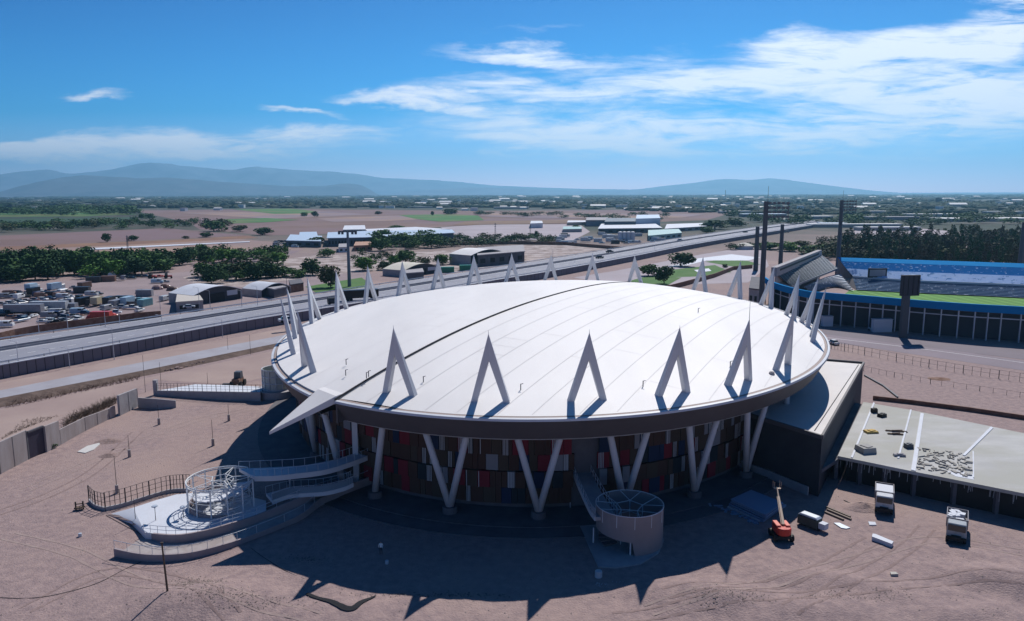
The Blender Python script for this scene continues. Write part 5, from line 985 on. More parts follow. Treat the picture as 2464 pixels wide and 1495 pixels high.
gravel_truck(2126, 1222, 2126, 1262, 'grey truck with a pale flat load at the front edge of the slab building', (.62, .62, .64), False); gravel_truck(2300, 1290, 2298, 1330, 'dusty truck heaped with pale rubble, further right than the other truck', (.40, .42, .44), True)
# wheel loader behind the back ramp
p = at(573, 930, 0); g = empty('wheel_loader', p, 'rusty wheel loader standing on the sandy track behind the back ramp', 'loader'); mb = MB(); mb.box(p+Vector((0, 0, 1.5)), (1.9, 3.6, 1.2), 0, .9); mb.build('body', M['rust'], g, bevel=.1); mb = MB(); mb.box(p+Vector((.1, .3, 2.8)), (1.6, 1.7, 1.5), 0, .9); mb.build('cab', M['dark_metal'], g); mb = MB(); mb.box(p+Vector((-1.6, -1.8, .7)), (2.6, .9, .9)); mb.build('bucket', M['black'], g); mb = MB(); mb.tube(p+Vector((-.4, -.2, 1.7)), p+Vector((-1.4, -1.5, .9)), .16, n=6); mb.tube(p+Vector((.4, -.2, 1.7)), p+Vector((-.8, -1.5, .9)), .16, n=6); mb.build('lift_arms', M['black'], g)
for a, b in ((-1, -1.2), (1, -1.2), (-1, 1.3), (1, 1.3)): mb = MB(); mb.tube(p+Vector((a*.8, b, .75)), p+Vector((a*1.3, b, .75)), .75, n=14); mb.build('wheel', M['tyre'], g)
# concrete rubble by the side road
mb = MB()
for k in range(34): a_ = rr.random(); q = at(lerp(395, 500, a_), lerp(893, 872, a_)+rr.uniform(-3, 3), 0); mb.box(q+Vector((0, 0, .15)), (rr.uniform(.3, 1.5), rr.uniform(.2, .7), rr.uniform(.2, .7)), rr.random()*3, rx=rr.uniform(-.3, .3))
tag(mb.build('rubble', M['soil_mid']), 'broken brown concrete and planks heaped beside the earth bank', 'rubble', kind='stuff')
# person in the shade
def person(x, y, label, shirt=(.75, .75, .75), trousers=(.02, .02, .03)):
    p = at(x, y, 0); J = {'pel': (0, 0, .93), 'che': (0, 0, 1.30), 'nek': (0, 0, 1.47), 'hd': (0, -.02, 1.66), 'sl': (-.19, 0, 1.42), 'sr': (.19, 0, 1.42), 'el': (-.27, .02, 1.13), 'er': (.26, -.05, 1.15), 'wl': (-.27, -.08, .90), 'wr': (.22, -.22, .98), 'hl': (-.10, 0, .90), 'hr': (.10, 0, .90), 'kl': (-.12, -.04, .50), 'kr': (.11, .05, .50), 'al': (-.13, .03, .08), 'ar': (.12, .12, .08), 'tl': (-.14, -.14, .04), 'tr': (.13, -.04, .04), 'fl': (-.27, -.12, .80), 'fr': (.20, -.30, .95)}
    R_ = {'pel': .14, 'che': .15, 'nek': .06, 'hd': .115, 'sl': .075, 'sr': .075, 'el': .05, 'er': .05, 'wl': .035, 'wr': .035, 'hl': .10, 'hr': .10, 'kl': .07, 'kr': .07, 'al': .05, 'ar': .05, 'tl': .04, 'tr': .04, 'fl': .03, 'fr': .03}
    E_ = [('pel', 'che'), ('che', 'nek'), ('nek', 'hd'), ('che', 'sl'), ('che', 'sr'), ('sl', 'el'), ('sr', 'er'), ('el', 'wl'), ('er', 'wr'), ('wl', 'fl'), ('wr', 'fr'), ('pel', 'hl'), ('pel', 'hr'), ('hl', 'kl'), ('hr', 'kr'), ('kl', 'al'), ('kr', 'ar'), ('al', 'tl'), ('ar', 'tr')]
    K = list(J); me = bpy.data.meshes.new('person'); me.from_pydata([J[k] for k in K], [(K.index(a), K.index(b)) for a, b in E_], []); o = bpy.data.objects.new('person', me); COL.objects.link(o)
    s_ = o.modifiers.new('skin', 'SKIN'); ly = me.skin_vertices[0].data if me.skin_vertices else None
    if ly is None:
        bpy.context.view_layer.objects.active = o; bm = __import__('bmesh').new(); bm.from_mesh(me); bm.verts.layers.skin.verify(); bm.to_mesh(me); bm.free(); ly = me.skin_vertices[0].data
    for i, k in enumerate(K): ly[i].radius = (R_[k], R_[k]*.85)
    ly[0].use_root = True; sb2 = o.modifiers.new('sub', 'SUBSURF'); sb2.levels = 1; sb2.render_levels = 2
    mm = bpy.data.materials.new('person_clothes'); mm.use_nodes = True; t_ = mm.node_tree; tc_ = t_.nodes.new('ShaderNodeTexCoord'); sp_ = t_.nodes.new('ShaderNodeSeparateXYZ'); t_.links.new(tc_.outputs['Object'], sp_.inputs[0]); rm = t_.nodes.new('ShaderNodeMapRange'); rm.inputs['From Max'].default_value = 1.8; t_.links.new(sp_.outputs[2], rm.inputs['Value']); cr_ = t_.nodes.new('ShaderNodeValToRGB'); cr_.color_ramp.interpolation = 'CONSTANT'; el_ = cr_.color_ramp.elements; el_[0].color = (*trousers, 1); el_[1].position = .53; el_[1].color = (*shirt, 1); e3_ = el_.new(.83); e3_.color = (.45, .27, .19, 1); e4_ = el_.new(.935); e4_.color = (.75, .75, .72, 1)
    t_.links.new(rm.outputs[0], cr_.inputs[0]); t_.links.new(cr_.outputs[0], t_.nodes['Principled BSDF'].inputs['Base Color']); me.materials.append(mm); o.location = p; return tag(o, label, 'person')
person(917, 1334, 'person with a white hat and pale top standing alone in the arena shadow')
# small debris in the shade
for i, (x, y, lb) in enumerate([(931, 1357, 'small pale bucket lying behind the person in the shade'), (1440, 1389, 'round pale drum near the front of the drum slab'), (193, 1291, 'small white post lying left of the terrace')]):
    p = at(x, y, 0); mb = MB(); mb.tube(p, p+Vector((0, 0, .8 if i == 1 else .45)), .45 if i == 1 else .25, .42 if i == 1 else .22, n=14); tag(mb.build('bucket' if i == 0 else 'drum', M['tin'], bevel=.03), lb, 'bucket' if i == 0 else 'drum')
twigs('wire_scraps', [(1430, 1405), (1535, 1400), (1530, 1412), (1440, 1414)], 45, .3, M['tin'], 'pale wire scraps at the edge of the arena shadow', 'scraps', 'stuff', .03)
p = at(183, 1228, 0); g = empty('sawhorse', p, 'small dark timber sawhorse standing left of the terrace fence', 'sawhorse'); mb = MB(); mb.box(p+Vector((0, 0, .6)), (.15, .15, 1.3)); mb.box(p+Vector((.9, .3, .6)), (.15, .15, 1.3)); mb.build('posts', M['black'], g); mb = MB(); mb.box(p+Vector((.45, .15, .9)), (1.1, .12, .12), .3); mb.box(p+Vector((.45, .15, .35)), (1.3, .8, .12), .3); mb.build('boards', M['wood'], g)
# roof odds and ends
for i, (x, y, rz_) in enumerate([(833, 878, .3), (832, 905, .3), (882, 912, .2), (887, 908, 0), (1019, 927, .4), (1253, 950, 0), (1547, 940, .1), (1757, 885, 0), (812, 748, 0), (780, 755, 0), (1680, 752, 0)]):
    h_ = 'L' if i < 4 or i in (8, 9) else 'R'; p = at(x, y, ZR+3); z = roof_z(h_, p, .4 if h_ == 'L' else 0)
    for _ in range(3): p = at(x, y, z); z = roof_z(h_, p, .4 if h_ == 'L' else 0)
    mb = MB(); mb.tube((p.x, p.y, z-.05), (p.x, p.y, z+.85), .07, n=6); mb.tube((p.x, p.y, z+.8), (p.x+.35*math.cos(rz_), p.y, z+.9), .05, n=5); mb.build('roof_vent', M['dark_metal'], arena)
p = SP['R'][4][0]; mb = MB(); mb.tube(p, p+Vector((0, 0, 3.6)), .045, .02, n=5); mb.build('lightning_rod', M['dark_metal'], arena)
p = SP['L'][2][0]; mb = MB(); mb.tube(p, p+Vector((0, 0, 5)), .05, .02, n=5); mb.build('lightning_rod', M['dark_metal'], arena)
p = at(1857, 897, ZR+.9); mb = MB(); mb.box((p.x, p.y, ZR+.7), (.9, .9, .8), .3, .7); mb.build('equipment_bundle', M['pale_wall'], arena, bevel=.15)
# scrapyard front wall
mb = MB(); W = curve([at(x, y, 0) for x, y in [(-60, 835), (0, 822), (60, 808), (150, 794), (230, 784), (320, 772), (388, 766)]], 12); Hh = [rise(0, 822, 801)]*12; mb.wall(W, Hh, .3); g = tag(mb.build('yard_wall', M['rust']), 'brown wall between the scrapyard and the highway', 'wall')
# ------------------------------------------------------------------ trees
def leafmat(name, c1, c2): return mat(name, c1, .85, c2, .45, 4, (.35, .65), spec=.15)
LM = {'green': leafmat('leaf_green', (.042, .105, .025), (.10, .19, .045)), 'dark': leafmat('leaf_dark', (.020, .056, .020), (.05, .115, .032)), 'olive': leafmat('leaf_olive', (.06, .075, .03), (.10, .11, .05)), 'brown': leafmat('leaf_brown', (.075, .06, .04), (.05, .07, .03)), 'bright': leafmat('leaf_bright', (.065, .16, .025), (.12, .25, .045))}
M['bark'] = mat('bark', (.11, .085, .065), .95)
def crown_mesh(kind, key, seed, n=620):
    rg = np.random.default_rng(seed); k = 12 if kind == 'round' else 7; cen = []
    for i in range(k):
        if kind == 'round': a = rg.uniform(0, 6.28); rr_ = rg.uniform(.0, .62); cen.append((rr_*math.cos(a)*.5, rr_*math.sin(a)*.5, rg.uniform(.20, .80), rg.uniform(.19, .32)))
        elif kind == 'tall': cen.append((rg.uniform(-.09, .09), rg.uniform(-.09, .09), .08+.84*i/k, rg.uniform(.09, .17)*(1.1-.5*i/k)))
        else: a = rg.uniform(0, 6.28); cen.append((.42*math.cos(a)*rg.uniform(.2, 1), .3*math.sin(a)*rg.uniform(.2, 1), rg.uniform(.15, .6), rg.uniform(.2, .36)))
    cen = np.array(cen); w_ = cen[:, 3]**2; ci = rg.choice(k, n, p=w_/w_.sum()); d = rg.normal(size=(n, 3)); d /= np.linalg.norm(d, axis=1)[:, None]; d[:, 2] *= .85
    rad = cen[ci, 3]*rg.uniform(.55, 1.08, n)**.6; c = cen[ci, :3]+d*rad[:, None]; c[:, 2] = np.clip(c[:, 2], .04, 1.02)
    nrm = d+rg.normal(scale=.5, size=(n, 3)); nrm /= np.linalg.norm(nrm, axis=1)[:, None]; t1 = np.cross(nrm, rg.normal(size=(n, 3))); t1 /= np.linalg.norm(t1, axis=1)[:, None]; t2 = np.cross(nrm, t1)
    s = rg.uniform(.026, .058, n)[:, None]*(1.0 if kind != 'tall' else .6); V = np.concatenate([(c-t1*s-t2*s*.6)[:, None], (c+t1*s-t2*s*.7)[:, None], (c+t1*s*.8+t2*s)[:, None], (c-t1*s*.7+t2*s*.8)[:, None]], 1).reshape(-1, 3)
    F = np.arange(4*n).reshape(n, 4); return V, F
TREE = {}
def tree_proto(kind, key, seed):
    kk = (kind, key, seed)
    if kk in TREE: return TREE[kk]
    V, F = crown_mesh(kind, key, seed, 820 if kind != 'tall' else 520); me = bpy.data.meshes.new('crown'); me.vertices.add(len(V)); me.vertices.foreach_set('co', V.astype(np.float32).ravel()); me.loops.add(F.size); me.loops.foreach_set('vertex_index', F.astype(np.int32).ravel()); me.polygons.add(len(F)); me.polygons.foreach_set('loop_start', np.arange(len(F), dtype=np.int32)*4); me.polygons.foreach_set('loop_total', np.full(len(F), 4, np.int32)); me.materials.append(LM[key]); me.update(calc_edges=True)
    mb = MB(); rg = random.Random(seed); mb.tube((0, 0, 0), (.01, 0, .45), .028, .016, n=7)
    for i in range(6): a = rg.random()*6.28; z = rg.uniform(.2, .45); mb.tube((0, 0, z), (.2*math.cos(a), .2*math.sin(a), z+.25), .011, .004, n=4)
    tm = bpy.data.meshes.new('trunk'); tm.from_pydata([tuple(v) for v in mb.v], [], mb.f); tm.materials.append(M['bark']); TREE[kk] = (me, tm); return TREE[kk]
def tree(x, y, h, w_, kind, key, label, group, name='tree', seed=None, z=0):
    p = at(x, y, z) if not isinstance(x, Vector) else x; g = empty(name, p, label, 'tree', group); me, tm = tree_proto(kind, key, seed if seed is not None else rr.randint(1, 4))
    g.scale = (w_, w_*.9, h); g.rotation_euler = (0, 0, rr.uniform(0, 6.28))
    for nm, m_ in (('crown', me), ('trunk', tm)): o = bpy.data.objects.new(nm, m_); COL.objects.link(o); o.parent = g
    return g
def tpx(x, yb, yt, wpx, kind, key, label, group, name='tree'):
    p = at(x, yb); h = rise(x, yb, yt); sc = (Vector((p.x, p.y, 0)).length/FPX)*1.0; return tree(p, 0, max(2.5, h*1.02), wpx*sc*(1.25 if kind == 'round' else 1.0), kind, key, label, group, name)
TG = 'trees between the fields and the highway'
for (x, yb, yt, w_, key, lb) in [
 (1638, 641, 607, 58, 'dark', 'broad dark tree on the lawn behind the back spikes, highest of three'), (1560, 664, 633, 46, 'green', 'round green tree on the lawn, leftmost of the three behind the spikes'), (1598, 684, 637, 42, 'dark', 'dark tree on the lawn closest to the arena roof'),
 (632, 566, 547, 40, 'dark', 'lone round tree left of the long warehouse'), (789, 619, 596, 36, 'green', 'tree on the rocky ground right of the brick house'), (752, 662, 622, 52, 'dark', 'large dark tree left of the tall lighting mast'), (878, 651, 617, 52, 'bright', 'round bright tree just right of the tall lighting mast'), (976, 637, 599, 54, 'green', 'tall green tree above the curved shed behind the spikes'), (951, 640, 612, 30, 'bright', 'smaller light tree left of the curved shed'), (925, 650, 626, 28, 'dark', 'dark tree between the mast tree and the curved shed'),
 (796, 692, 637, 46, 'olive', 'thin olive tree on the grass verge beside the highway'), (668, 636, 603, 50, 'bright', 'light green tree on the rocky ground, far left of the mast'), (618, 670, 638, 55, 'dark', 'dark wide bush tree right behind the vaulted sheds'), (686, 667, 640, 46, 'green', 'green tree above the second vaulted shed'), (650, 668, 644, 50, 'dark', 'dark tree between two green ones behind the second shed'), (720, 668, 648, 40, 'green', 'low green tree left of the large dark one'),
 (1064, 637, 611, 42, 'green', 'round tree between the curved shed and the arched hall'), (1117, 634, 608, 36, 'olive', 'olive tree touching the left end of the arched hall'), (1020, 640, 618, 34, 'olive', 'scruffy olive tree behind the green containers'), (762, 592, 569, 40, 'dark', 'dark tree in front of the left end of the long warehouse'), (868, 552, 544, 14, 'dark', 'tiny dark tree at the field edge above the warehouse'), (956, 552, 541, 34, 'green', 'round tree behind the warehouse roof'), (1386, 553, 541, 22, 'green', 'small round tree beside the pale industrial sheds'), (1291, 574, 555, 10, 'dark', 'narrow cypress beside the pylon in the middle distance'), (1744, 645, 636, 12, 'brown', 'small brown shrub on the white path in the park'),
 (258, 583, 561, 18, 'dark', 'narrow dark tree standing alone in the tan field'), (322, 580, 565, 20, 'dark', 'second dark tree in the tan field, right of the narrow one'), (497, 571, 558, 28, 'dark', 'dark bush at the right end of the tan field'), (446, 575, 567, 14, 'olive', 'tiny olive bush at the lower edge of the tan field'), (515, 557, 529, 46, 'green', 'largest round tree of the far hedge line on the left'), (578, 558, 541, 34, 'olive', 'olive tree right of the largest hedge line tree'), (342, 529, 513, 16, 'green', 'first of the small trees at the brown field corner'), (361, 527, 513, 18, 'green', 'second of the small trees at the brown field corner'), (733, 521, 511, 18, 'green', 'green tree beside the crop field on the left'), (757, 522, 507, 16, 'dark', 'dark upright tree right of the crop field'), (909, 516, 508, 20, 'brown', 'brownish tree on the far brown field'), (1041, 519, 508, 8, 'dark', 'slim tree at the left of the bright crop field'), (1086, 516, 502, 40, 'dark', 'dark clump tree at the top of the bright crop field'),
 (1850, 600, 580, 60, 'green', 'green tree left of the short floodlight mast'), (1900, 605, 582, 50, 'bright', 'bright tree between two floodlight masts'), (1955, 612, 590, 60, 'green', 'wide green tree behind the press box'), (1990, 606, 580, 50, 'olive', 'olive tree by the corner of the blue terrace'), (1930, 597, 578, 40, 'olive', 'olive tree behind the bright tree near the masts'), (1720, 552, 528, 60, 'dark', 'large dark tree by the highway bend, left'), (1770, 545, 524, 44, 'dark', 'dark tree by the highway bend, right'), (1700, 561, 545, 30, 'green', 'green tree among the industrial yards near the highway')]:
    tpx(x, yb, yt, w_, 'round', key, lb, None)
QUEUE = []
def belt(poly, n, hm, wm, kinds, label, group, name='tree', kind='round', by=None):
    P = poly; pos = []
    for i in range(n):
        a = (i+.5)/n+rr.uniform(-.4, .4)/n; b = rr.random(); x0, y0 = lerp(P[0][0], P[1][0], a), lerp(P[0][1], P[1][1], a); x1, y1 = lerp(P[3][0], P[2][0], a), lerp(P[3][1], P[2][1], a); pos.append((lerp(x0, x1, b), lerp(y0, y1, b)))
    for i, (x, y) in enumerate(pos):
        h = hm*rr.uniform(.75, 1.25); w_ = wm*rr.uniform(.8, 1.3); key = rr.choice(kinds); p_ = at(x, y, 0); QUEUE.append((h*w_/(p_.x**2+p_.y**2), x, y, h, w_, kind, key, label, group, name))
belt([(-30, 648), (200, 640), (205, 666), (-30, 684)], 40, 11, 14, ['dark', 'dark', 'green'], 'dense dark green tree in the thicket behind the scrapyard', 'thicket trees behind the scrapyard')
belt([(-30, 630), (230, 628), (230, 645), (-30, 655)], 34, 10, 14, ['dark', 'green'], 'dense dark green tree in the thicket behind the scrapyard', 'thicket trees behind the scrapyard')
belt([(200, 634), (430, 636), (390, 660), (200, 672)], 44, 10, 13, ['green', 'dark', 'bright'], 'dense dark green tree in the thicket behind the scrapyard', 'thicket trees behind the scrapyard')
belt([(350, 630), (690, 612), (690, 626), (350, 650)], 34, 9, 13, ['green', 'olive', 'bright', 'dark'], 'mixed green tree in the loose line above the curved white sheds', 'loose line of trees above the sheds')
belt([(480, 665), (660, 655), (665, 674), (490, 686)], 22, 8, 12, ['dark', 'olive', 'green'], 'bushy dark tree in the row right behind the vaulted sheds', 'bushy row behind the vaulted sheds')
belt([(0, 545), (260, 541), (262, 553), (0, 560)], 26, 11, 22, ['dark', 'green', 'olive'], 'dark tree in the hedge between green and tan fields', 'hedge between green and tan fields')
belt([(255, 535), (550, 540), (548, 552), (260, 553)], 26, 10, 20, ['dark', 'olive', 'green'], 'tree in the hedge at the top of the tan field', 'hedge above the tan field')
belt([(-40, 498), (322, 503), (320, 520), (-40, 520)], 60, 15, 52, ['dark', 'dark', 'green'], 'dark tree of the orchard wood at the far left', 'orchard wood at the far left')
belt([(895, 578), (1041, 576), (1045, 598), (895, 606)], 32, 10, 17, ['green', 'dark', 'green'], 'green tree in front of the long warehouse', 'trees in front of the long warehouse')
belt([(1041, 578), (1330, 572), (1330, 586), (1041, 600)], 36, 7, 15, ['dark', 'olive'], 'low dark tree of the hedge belt beyond the rocky ground', 'hedge belt beyond the rocky ground')
belt([(840, 612), (950, 618), (950, 634), (850, 630)], 6, 6, 9, ['olive', 'dark'], 'low tree on the rocky ground beside the mast', 'low trees on the rocky ground')
belt([(1745, 592), (1830, 592), (1825, 603), (1755, 603)], 7, 5, 9, ['dark', 'brown'], 'trimmed dark hedge tree beside the park path', 'hedge trees beside the park path')
belt([(2020, 606), (2500, 614), (2500, 655), (2020, 640)], 120, 15, 13, ['brown', 'olive', 'dark', 'brown'], 'tall thin brownish poplar in the wood behind the stadium', 'poplars in the wood behind the stadium', 'poplar_tree', 'tall')
belt([(2025, 575), (2500, 575), (2500, 606), (2025, 606)], 90, 15, 18, ['brown', 'olive', 'dark', 'dark'], 'tall thin brownish poplar in the wood behind the stadium', 'poplars in the wood behind the stadium', 'poplar_tree', 'tall')
belt([(1960, 585), (2500, 580), (2500, 640), (1980, 630)], 80, 9, 17, ['brown', 'olive', 'olive'], 'low bushy tree between the poplars behind the stadium', 'bushy trees between the poplars')
belt([(1600, 520), (2464, 520), (2464, 545), (1900, 545)], 40, 12, 34, ['dark', 'green', 'dark'], 'dark tree among the warehouses at the right', 'trees among the right hand warehouses')
belt([(1130, 515), (1620, 520), (1620, 534), (1130, 520)], 22, 9, 28, ['dark', 'olive'], 'dark tree on the far brown fields', 'trees dotted on the far brown fields')
# low shrub by the gate
p = at(124, 1079, 0); g = tree(p, 0, 1.3, 2.0, 'bush', 'dark', 'small dark shrub growing at the foot of the pale wall beside the gate', None, 'shrub')
# about 300 trees are objects of their own (those that show largest); the smallest ones of the belts go into one mesh
QUEUE.sort(key=lambda q: -q[0]); NOWN = 250
for q in QUEUE[:NOWN]: tree(*q[1:9], q[9])
SV = {k: [] for k in LM}
for q in QUEUE[NOWN:]:
    _, x, y, h, w_, kind, key = q[:7]; V, F = crown_mesh(kind, key, rr.randint(1, 4), 260); p = at(x, y, 0); a = rr.uniform(0, 6.28); c_, s_ = math.cos(a), math.sin(a); V2 = V.copy(); V2[:, 0] = (V[:, 0]*c_-V[:, 1]*s_)*w_+p.x; V2[:, 1] = (V[:, 0]*s_+V[:, 1]*c_)*w_+p.y; V2[:, 2] = V[:, 2]*h; SV[key].append(V2)
keys = [k for k in SV if SV[k]]; VV = np.concatenate([np.concatenate(SV[k]) for k in keys]); mi = np.repeat(np.arange(len(keys)), [sum(len(v) for v in SV[k])//4 for k in keys])
tag(npmesh('distant_trees', VV, np.arange(len(VV)).reshape(-1, 4), [LM[k] for k in keys], midx=mi), 'smaller distant trees of the hedges, orchard and poplar wood', 'trees', kind='stuff')
# far woodland: nobody could count it
def scatter(name, xs, ys, hs, ws, mats_, seed, nf=14):
    rg = np.random.default_rng(seed); n = len(xs); th = np.linspace(0, 2*np.pi, nf, endpoint=False)
    ring = [(1.0, 0.0), (1.06, .38), (.78, .74), (.30, 1.0)]; V = np.zeros((n, len(ring)*nf, 3)); jit = rg.uniform(.72, 1.25, (n, len(ring), nf)); jz = rg.uniform(.72, 1.2, (n, len(ring), nf))
    for j, (r_, z_) in enumerate(ring):
        V[:, j*nf:(j+1)*nf, 0] = xs[:, None]+np.cos(th)[None]*r_*ws[:, None]*.5*jit[:, j]; V[:, j*nf:(j+1)*nf, 1] = ys[:, None]+np.sin(th)[None]*r_*ws[:, None]*.35*jit[:, j]; V[:, j*nf:(j+1)*nf, 2] = hs[:, None]*z_*(jz[:, j] if j else 1)
    F = []
    for j in range(len(ring)-1):
        for i in range(nf): F.append((j*nf+i, j*nf+(i+1) % nf, (j+1)*nf+(i+1) % nf, (j+1)*nf+i))
    F = np.array(F); FF = (F[None]+(np.arange(n)*len(ring)*nf)[:, None, None]).reshape(-1, 4); mi = np.repeat(rg.integers(0, len(mats_), n), len(F))
    return npmesh(name, V.reshape(-1, 3), FF, mats_, midx=mi)
rg = np.random.default_rng(77)
def farpts(n, d0, d1, pw=1.0, seed=1):
    g_ = np.random.default_rng(seed); d = d0*(d1/d0)**(g_.random(n)**pw); a = g_.uniform(-.66, .66, n); return np.tan(a)*d*1.0, d
WM = [mat('wood_a', (.018, .038, .022), .95), mat('wood_b', (.03, .055, .028), .95), mat('wood_c', (.05, .06, .035), .95), mat('wood_d', (.013, .028, .02), .95)]
x, d = farpts(5200, 2300, 12500, 1.0, 5); cl = np.sin(x*.0021+d*.0013)+np.sin(x*.0047-d*.0019)+rg.normal(scale=.9, size=len(x)); k = cl > -.5; x, d = x[k], d[k]
wood = scatter('woodland', x, d, rg.uniform(6, 13, len(x)), rg.uniform(22, 90, len(x))*np.clip(d/4200, .7, 2.2), WM, 3); tag(wood, 'dark band of far woodland and orchards below the hills', 'woodland', kind='stuff')
x, d = farpts(700, 1500, 2400, 1.0, 9); k = (np.sin(x*.004+d*.006)+np.sin(x*.0011)+(x > 300)*1.0 > .8); x, d = x[k], d[k]
tag(scatter('hedgerows', x, d, rg.uniform(5, 10, len(x)), rg.uniform(14, 45, len(x)), WM, 4), 'scattered hedges and groves on the plain before the far woodland', 'hedges', kind='stuff')
# far houses: each its own object, one shared mesh per kind
M['far_white'] = mat('far_white', (.80, .79, .77), .7); M['far_roof'] = mat('far_roof', (.60, .58, .56), .6); M['far_wall'] = mat('far_wall', (.42, .38, .36), .8)
def house_mesh(w_, dp, h, gable, m1, m2):
    mb = MB(); mb.box((0, 0, h/2), (w_, dp, h)); mb.cm = 1
    if gable: mb.add([(-w_/2-.3, -dp/2-.3, h), (w_/2+.3, -dp/2-.3, h), (w_/2+.3, dp/2+.3, h), (-w_/2-.3, dp/2+.3, h), (-w_/2, 0, h+dp*.22), (w_/2, 0, h+dp*.22)], [(0, 1, 5, 4), (2, 3, 4, 5), (0, 4, 3), (1, 2, 5)])
    else: mb.box((0, 0, h+.15), (w_+.4, dp+.4, .3))
    me = bpy.data.meshes.new('house'); me.from_pydata([tuple(v) for v in mb.v], [], mb.f); me.materials.append(m1); me.materials.append(m2); me.polygons.foreach_set('material_index', mb.m); return me
HM = [house_mesh(13, 9, 3.5, True, M['far_white'], M['far_roof']), house_mesh(20, 12, 5, False, M['far_white'], M['far_white']), house_mesh(30, 14, 4.5, True, M['far_wall'], M['far_white']), house_mesh(10, 9, 6, False, M['far_white'], M['far_roof'])]
for i in range(290):
    dd = 1900*(9000/1900)**rr.random(); a = rr.uniform(-.60, .66)+(.12 if rr.random() < .4 else 0); a = min(a, .66)
    if a < -.2 and rr.random() < .55: a = rr.uniform(-.1, .6)
    o = bpy.data.objects.new('far_house', HM[rr.choice((0, 0, 1, 2, 3, 3))]); COL.objects.link(o); o.location = (math.tan(a)*dd, dd, 0); s = rr.uniform(.9, 1.4)*(1+dd/9000); o.rotation_euler = (0, 0, rr.uniform(-.4, .4)); o.scale = (s, s, s*.95); tag(o, 'tiny pale house among the trees of the far plain', 'house', 'tiny pale houses of the far plain')
# ------------------------------------------------------------------ sheds, warehouses, industry
def vault(x0, y0, x1, y1, depth, h, spring, label, dark=True, roofm=None, name='vaulted_shed', open_front=True):
    a, b = at(x0, y0, 0), at(x1, y1, 0); d = b-a; ln = d.length; rz = math.atan2(d.y, d.x); u = d.normalized(); v = Vector((-u.y, u.x, 0)); g = empty(name, a, label, 'shed')
    n = 18; arc = [(ln*i/n, spring+(h-spring)*math.sin(math.pi*i/n)) for i in range(n+1)]
    A_ = [a+u*s-v*.3+Vector((0, 0, z)) for s, z in arc]; B_ = [a+u*s+v*depth+Vector((0, 0, z)) for s, z in arc]; mb = MB(); mb.strip(A_, B_, .2); mb.build('roof', roofm or M['white_slab'], g, smooth=False)
    mb = MB(); mb.wall([a, a+v*depth], spring, .25); mb.wall([b, b+v*depth], spring, .25); pts = [a+v*depth]+[a+u*s+v*(depth-.1)+Vector((0, 0, z-.2)) for s, z in arc]+[b+v*depth]; mb.add(pts, [tuple(range(len(pts)))]); mb.build('walls', M['concrete'], g)
    pts = [a+v*(1.2)]+[a+u*s+v*1.2+Vector((0, 0, z-.2)) for s, z in arc]+[b+v*1.2]; mb = MB(); mb.add(pts, [tuple(range(len(pts)))]); mb.build('front_wall', mat('shed_dark', (.07, .07, .085), .7), g)
    mb = MB(); mb.box(a+u*ln*.5+v*1.0+Vector((0, 0, spring*.45)), (ln*.32, .2, spring*.9), rz); mb.build('doorway', M['black'], g)
    mb = MB(); mb.box(a+u*ln*.82+v*.9+Vector((0, 0, spring*.75)), (ln*.22, .25, spring*.5), rz); mb.build('sign_panel', M['white_slab'], g); return g
vault(466, 736, 583, 719, 16, 6.8, 4.2, 'white vaulted shed with a dark front at the right end of the scrapyard'); vault(630, 716, 700, 706, 13, 5.5, 3.2, 'low vaulted shed with side boxes, right of the bigger vaulted shed')
vault(972, 668, 1056, 657, 16, 6.5, 3.8, 'cream vaulted shed seen between the left back spikes', roofm=mat('cream_roof', (.66, .62, .52))); 
def hall(pts, h, label, wallm, roofm, name='warehouse', cat='warehouse', roofz=0.0, win=0):
    P = [at(x, y, 0) for x, y in pts]; g = empty(name, P[0], label, cat); mb = MB(); mb.prism([p.xy for p in P], 0, h); mb.build('walls', wallm, g); c_ = sum((Vector(p.xy) for p in P), Vector((0, 0)))/len(P); mb = MB(); mb.prism([c_+(Vector(p.xy)-c_)*1.02 for p in P], h+.01, h+.5); mb.build('roof', roofm, g)
    if win:
        a, b = P[0], P[1]; d = b-a
        for k in range(win): q = a+d*((k+.5)/win); nn = Vector((d.y, -d.x, 0)).normalized(); nn = nn if nn.y < 0 else -nn; mb = MB(); mb.box(q+nn*.06+Vector((0, 0, h*.5)), (d.length/win*.5, .15, h*.4), math.atan2(d.y, d.x)); mb.build('window', M['black'], g)
    return g
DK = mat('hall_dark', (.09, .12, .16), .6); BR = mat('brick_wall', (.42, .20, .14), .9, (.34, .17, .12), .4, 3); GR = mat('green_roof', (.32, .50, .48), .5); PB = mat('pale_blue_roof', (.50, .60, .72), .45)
hall([(610, 706), (660, 718), (690, 711), (640, 700)], 3.6, 'small flat concrete building in front of the low vaulted shed', M['dark_concrete'], M['concrete'], 'shed', 'shed'); hall([(425, 752), (490, 747), (478, 728), (428, 732)], 3.6, 'small gabled store with a beige roof beside the scrapyard wall', M['concrete'], mat('beige_roof', (.55, .50, .45)), 'shed', 'shed', win=2); hall([(700, 705), (731, 700), (725, 690), (696, 694)], 3.4, 'dark lean-to at the right of the low vaulted shed', M['rust'], M['dark_concrete'], 'shed', 'shed')
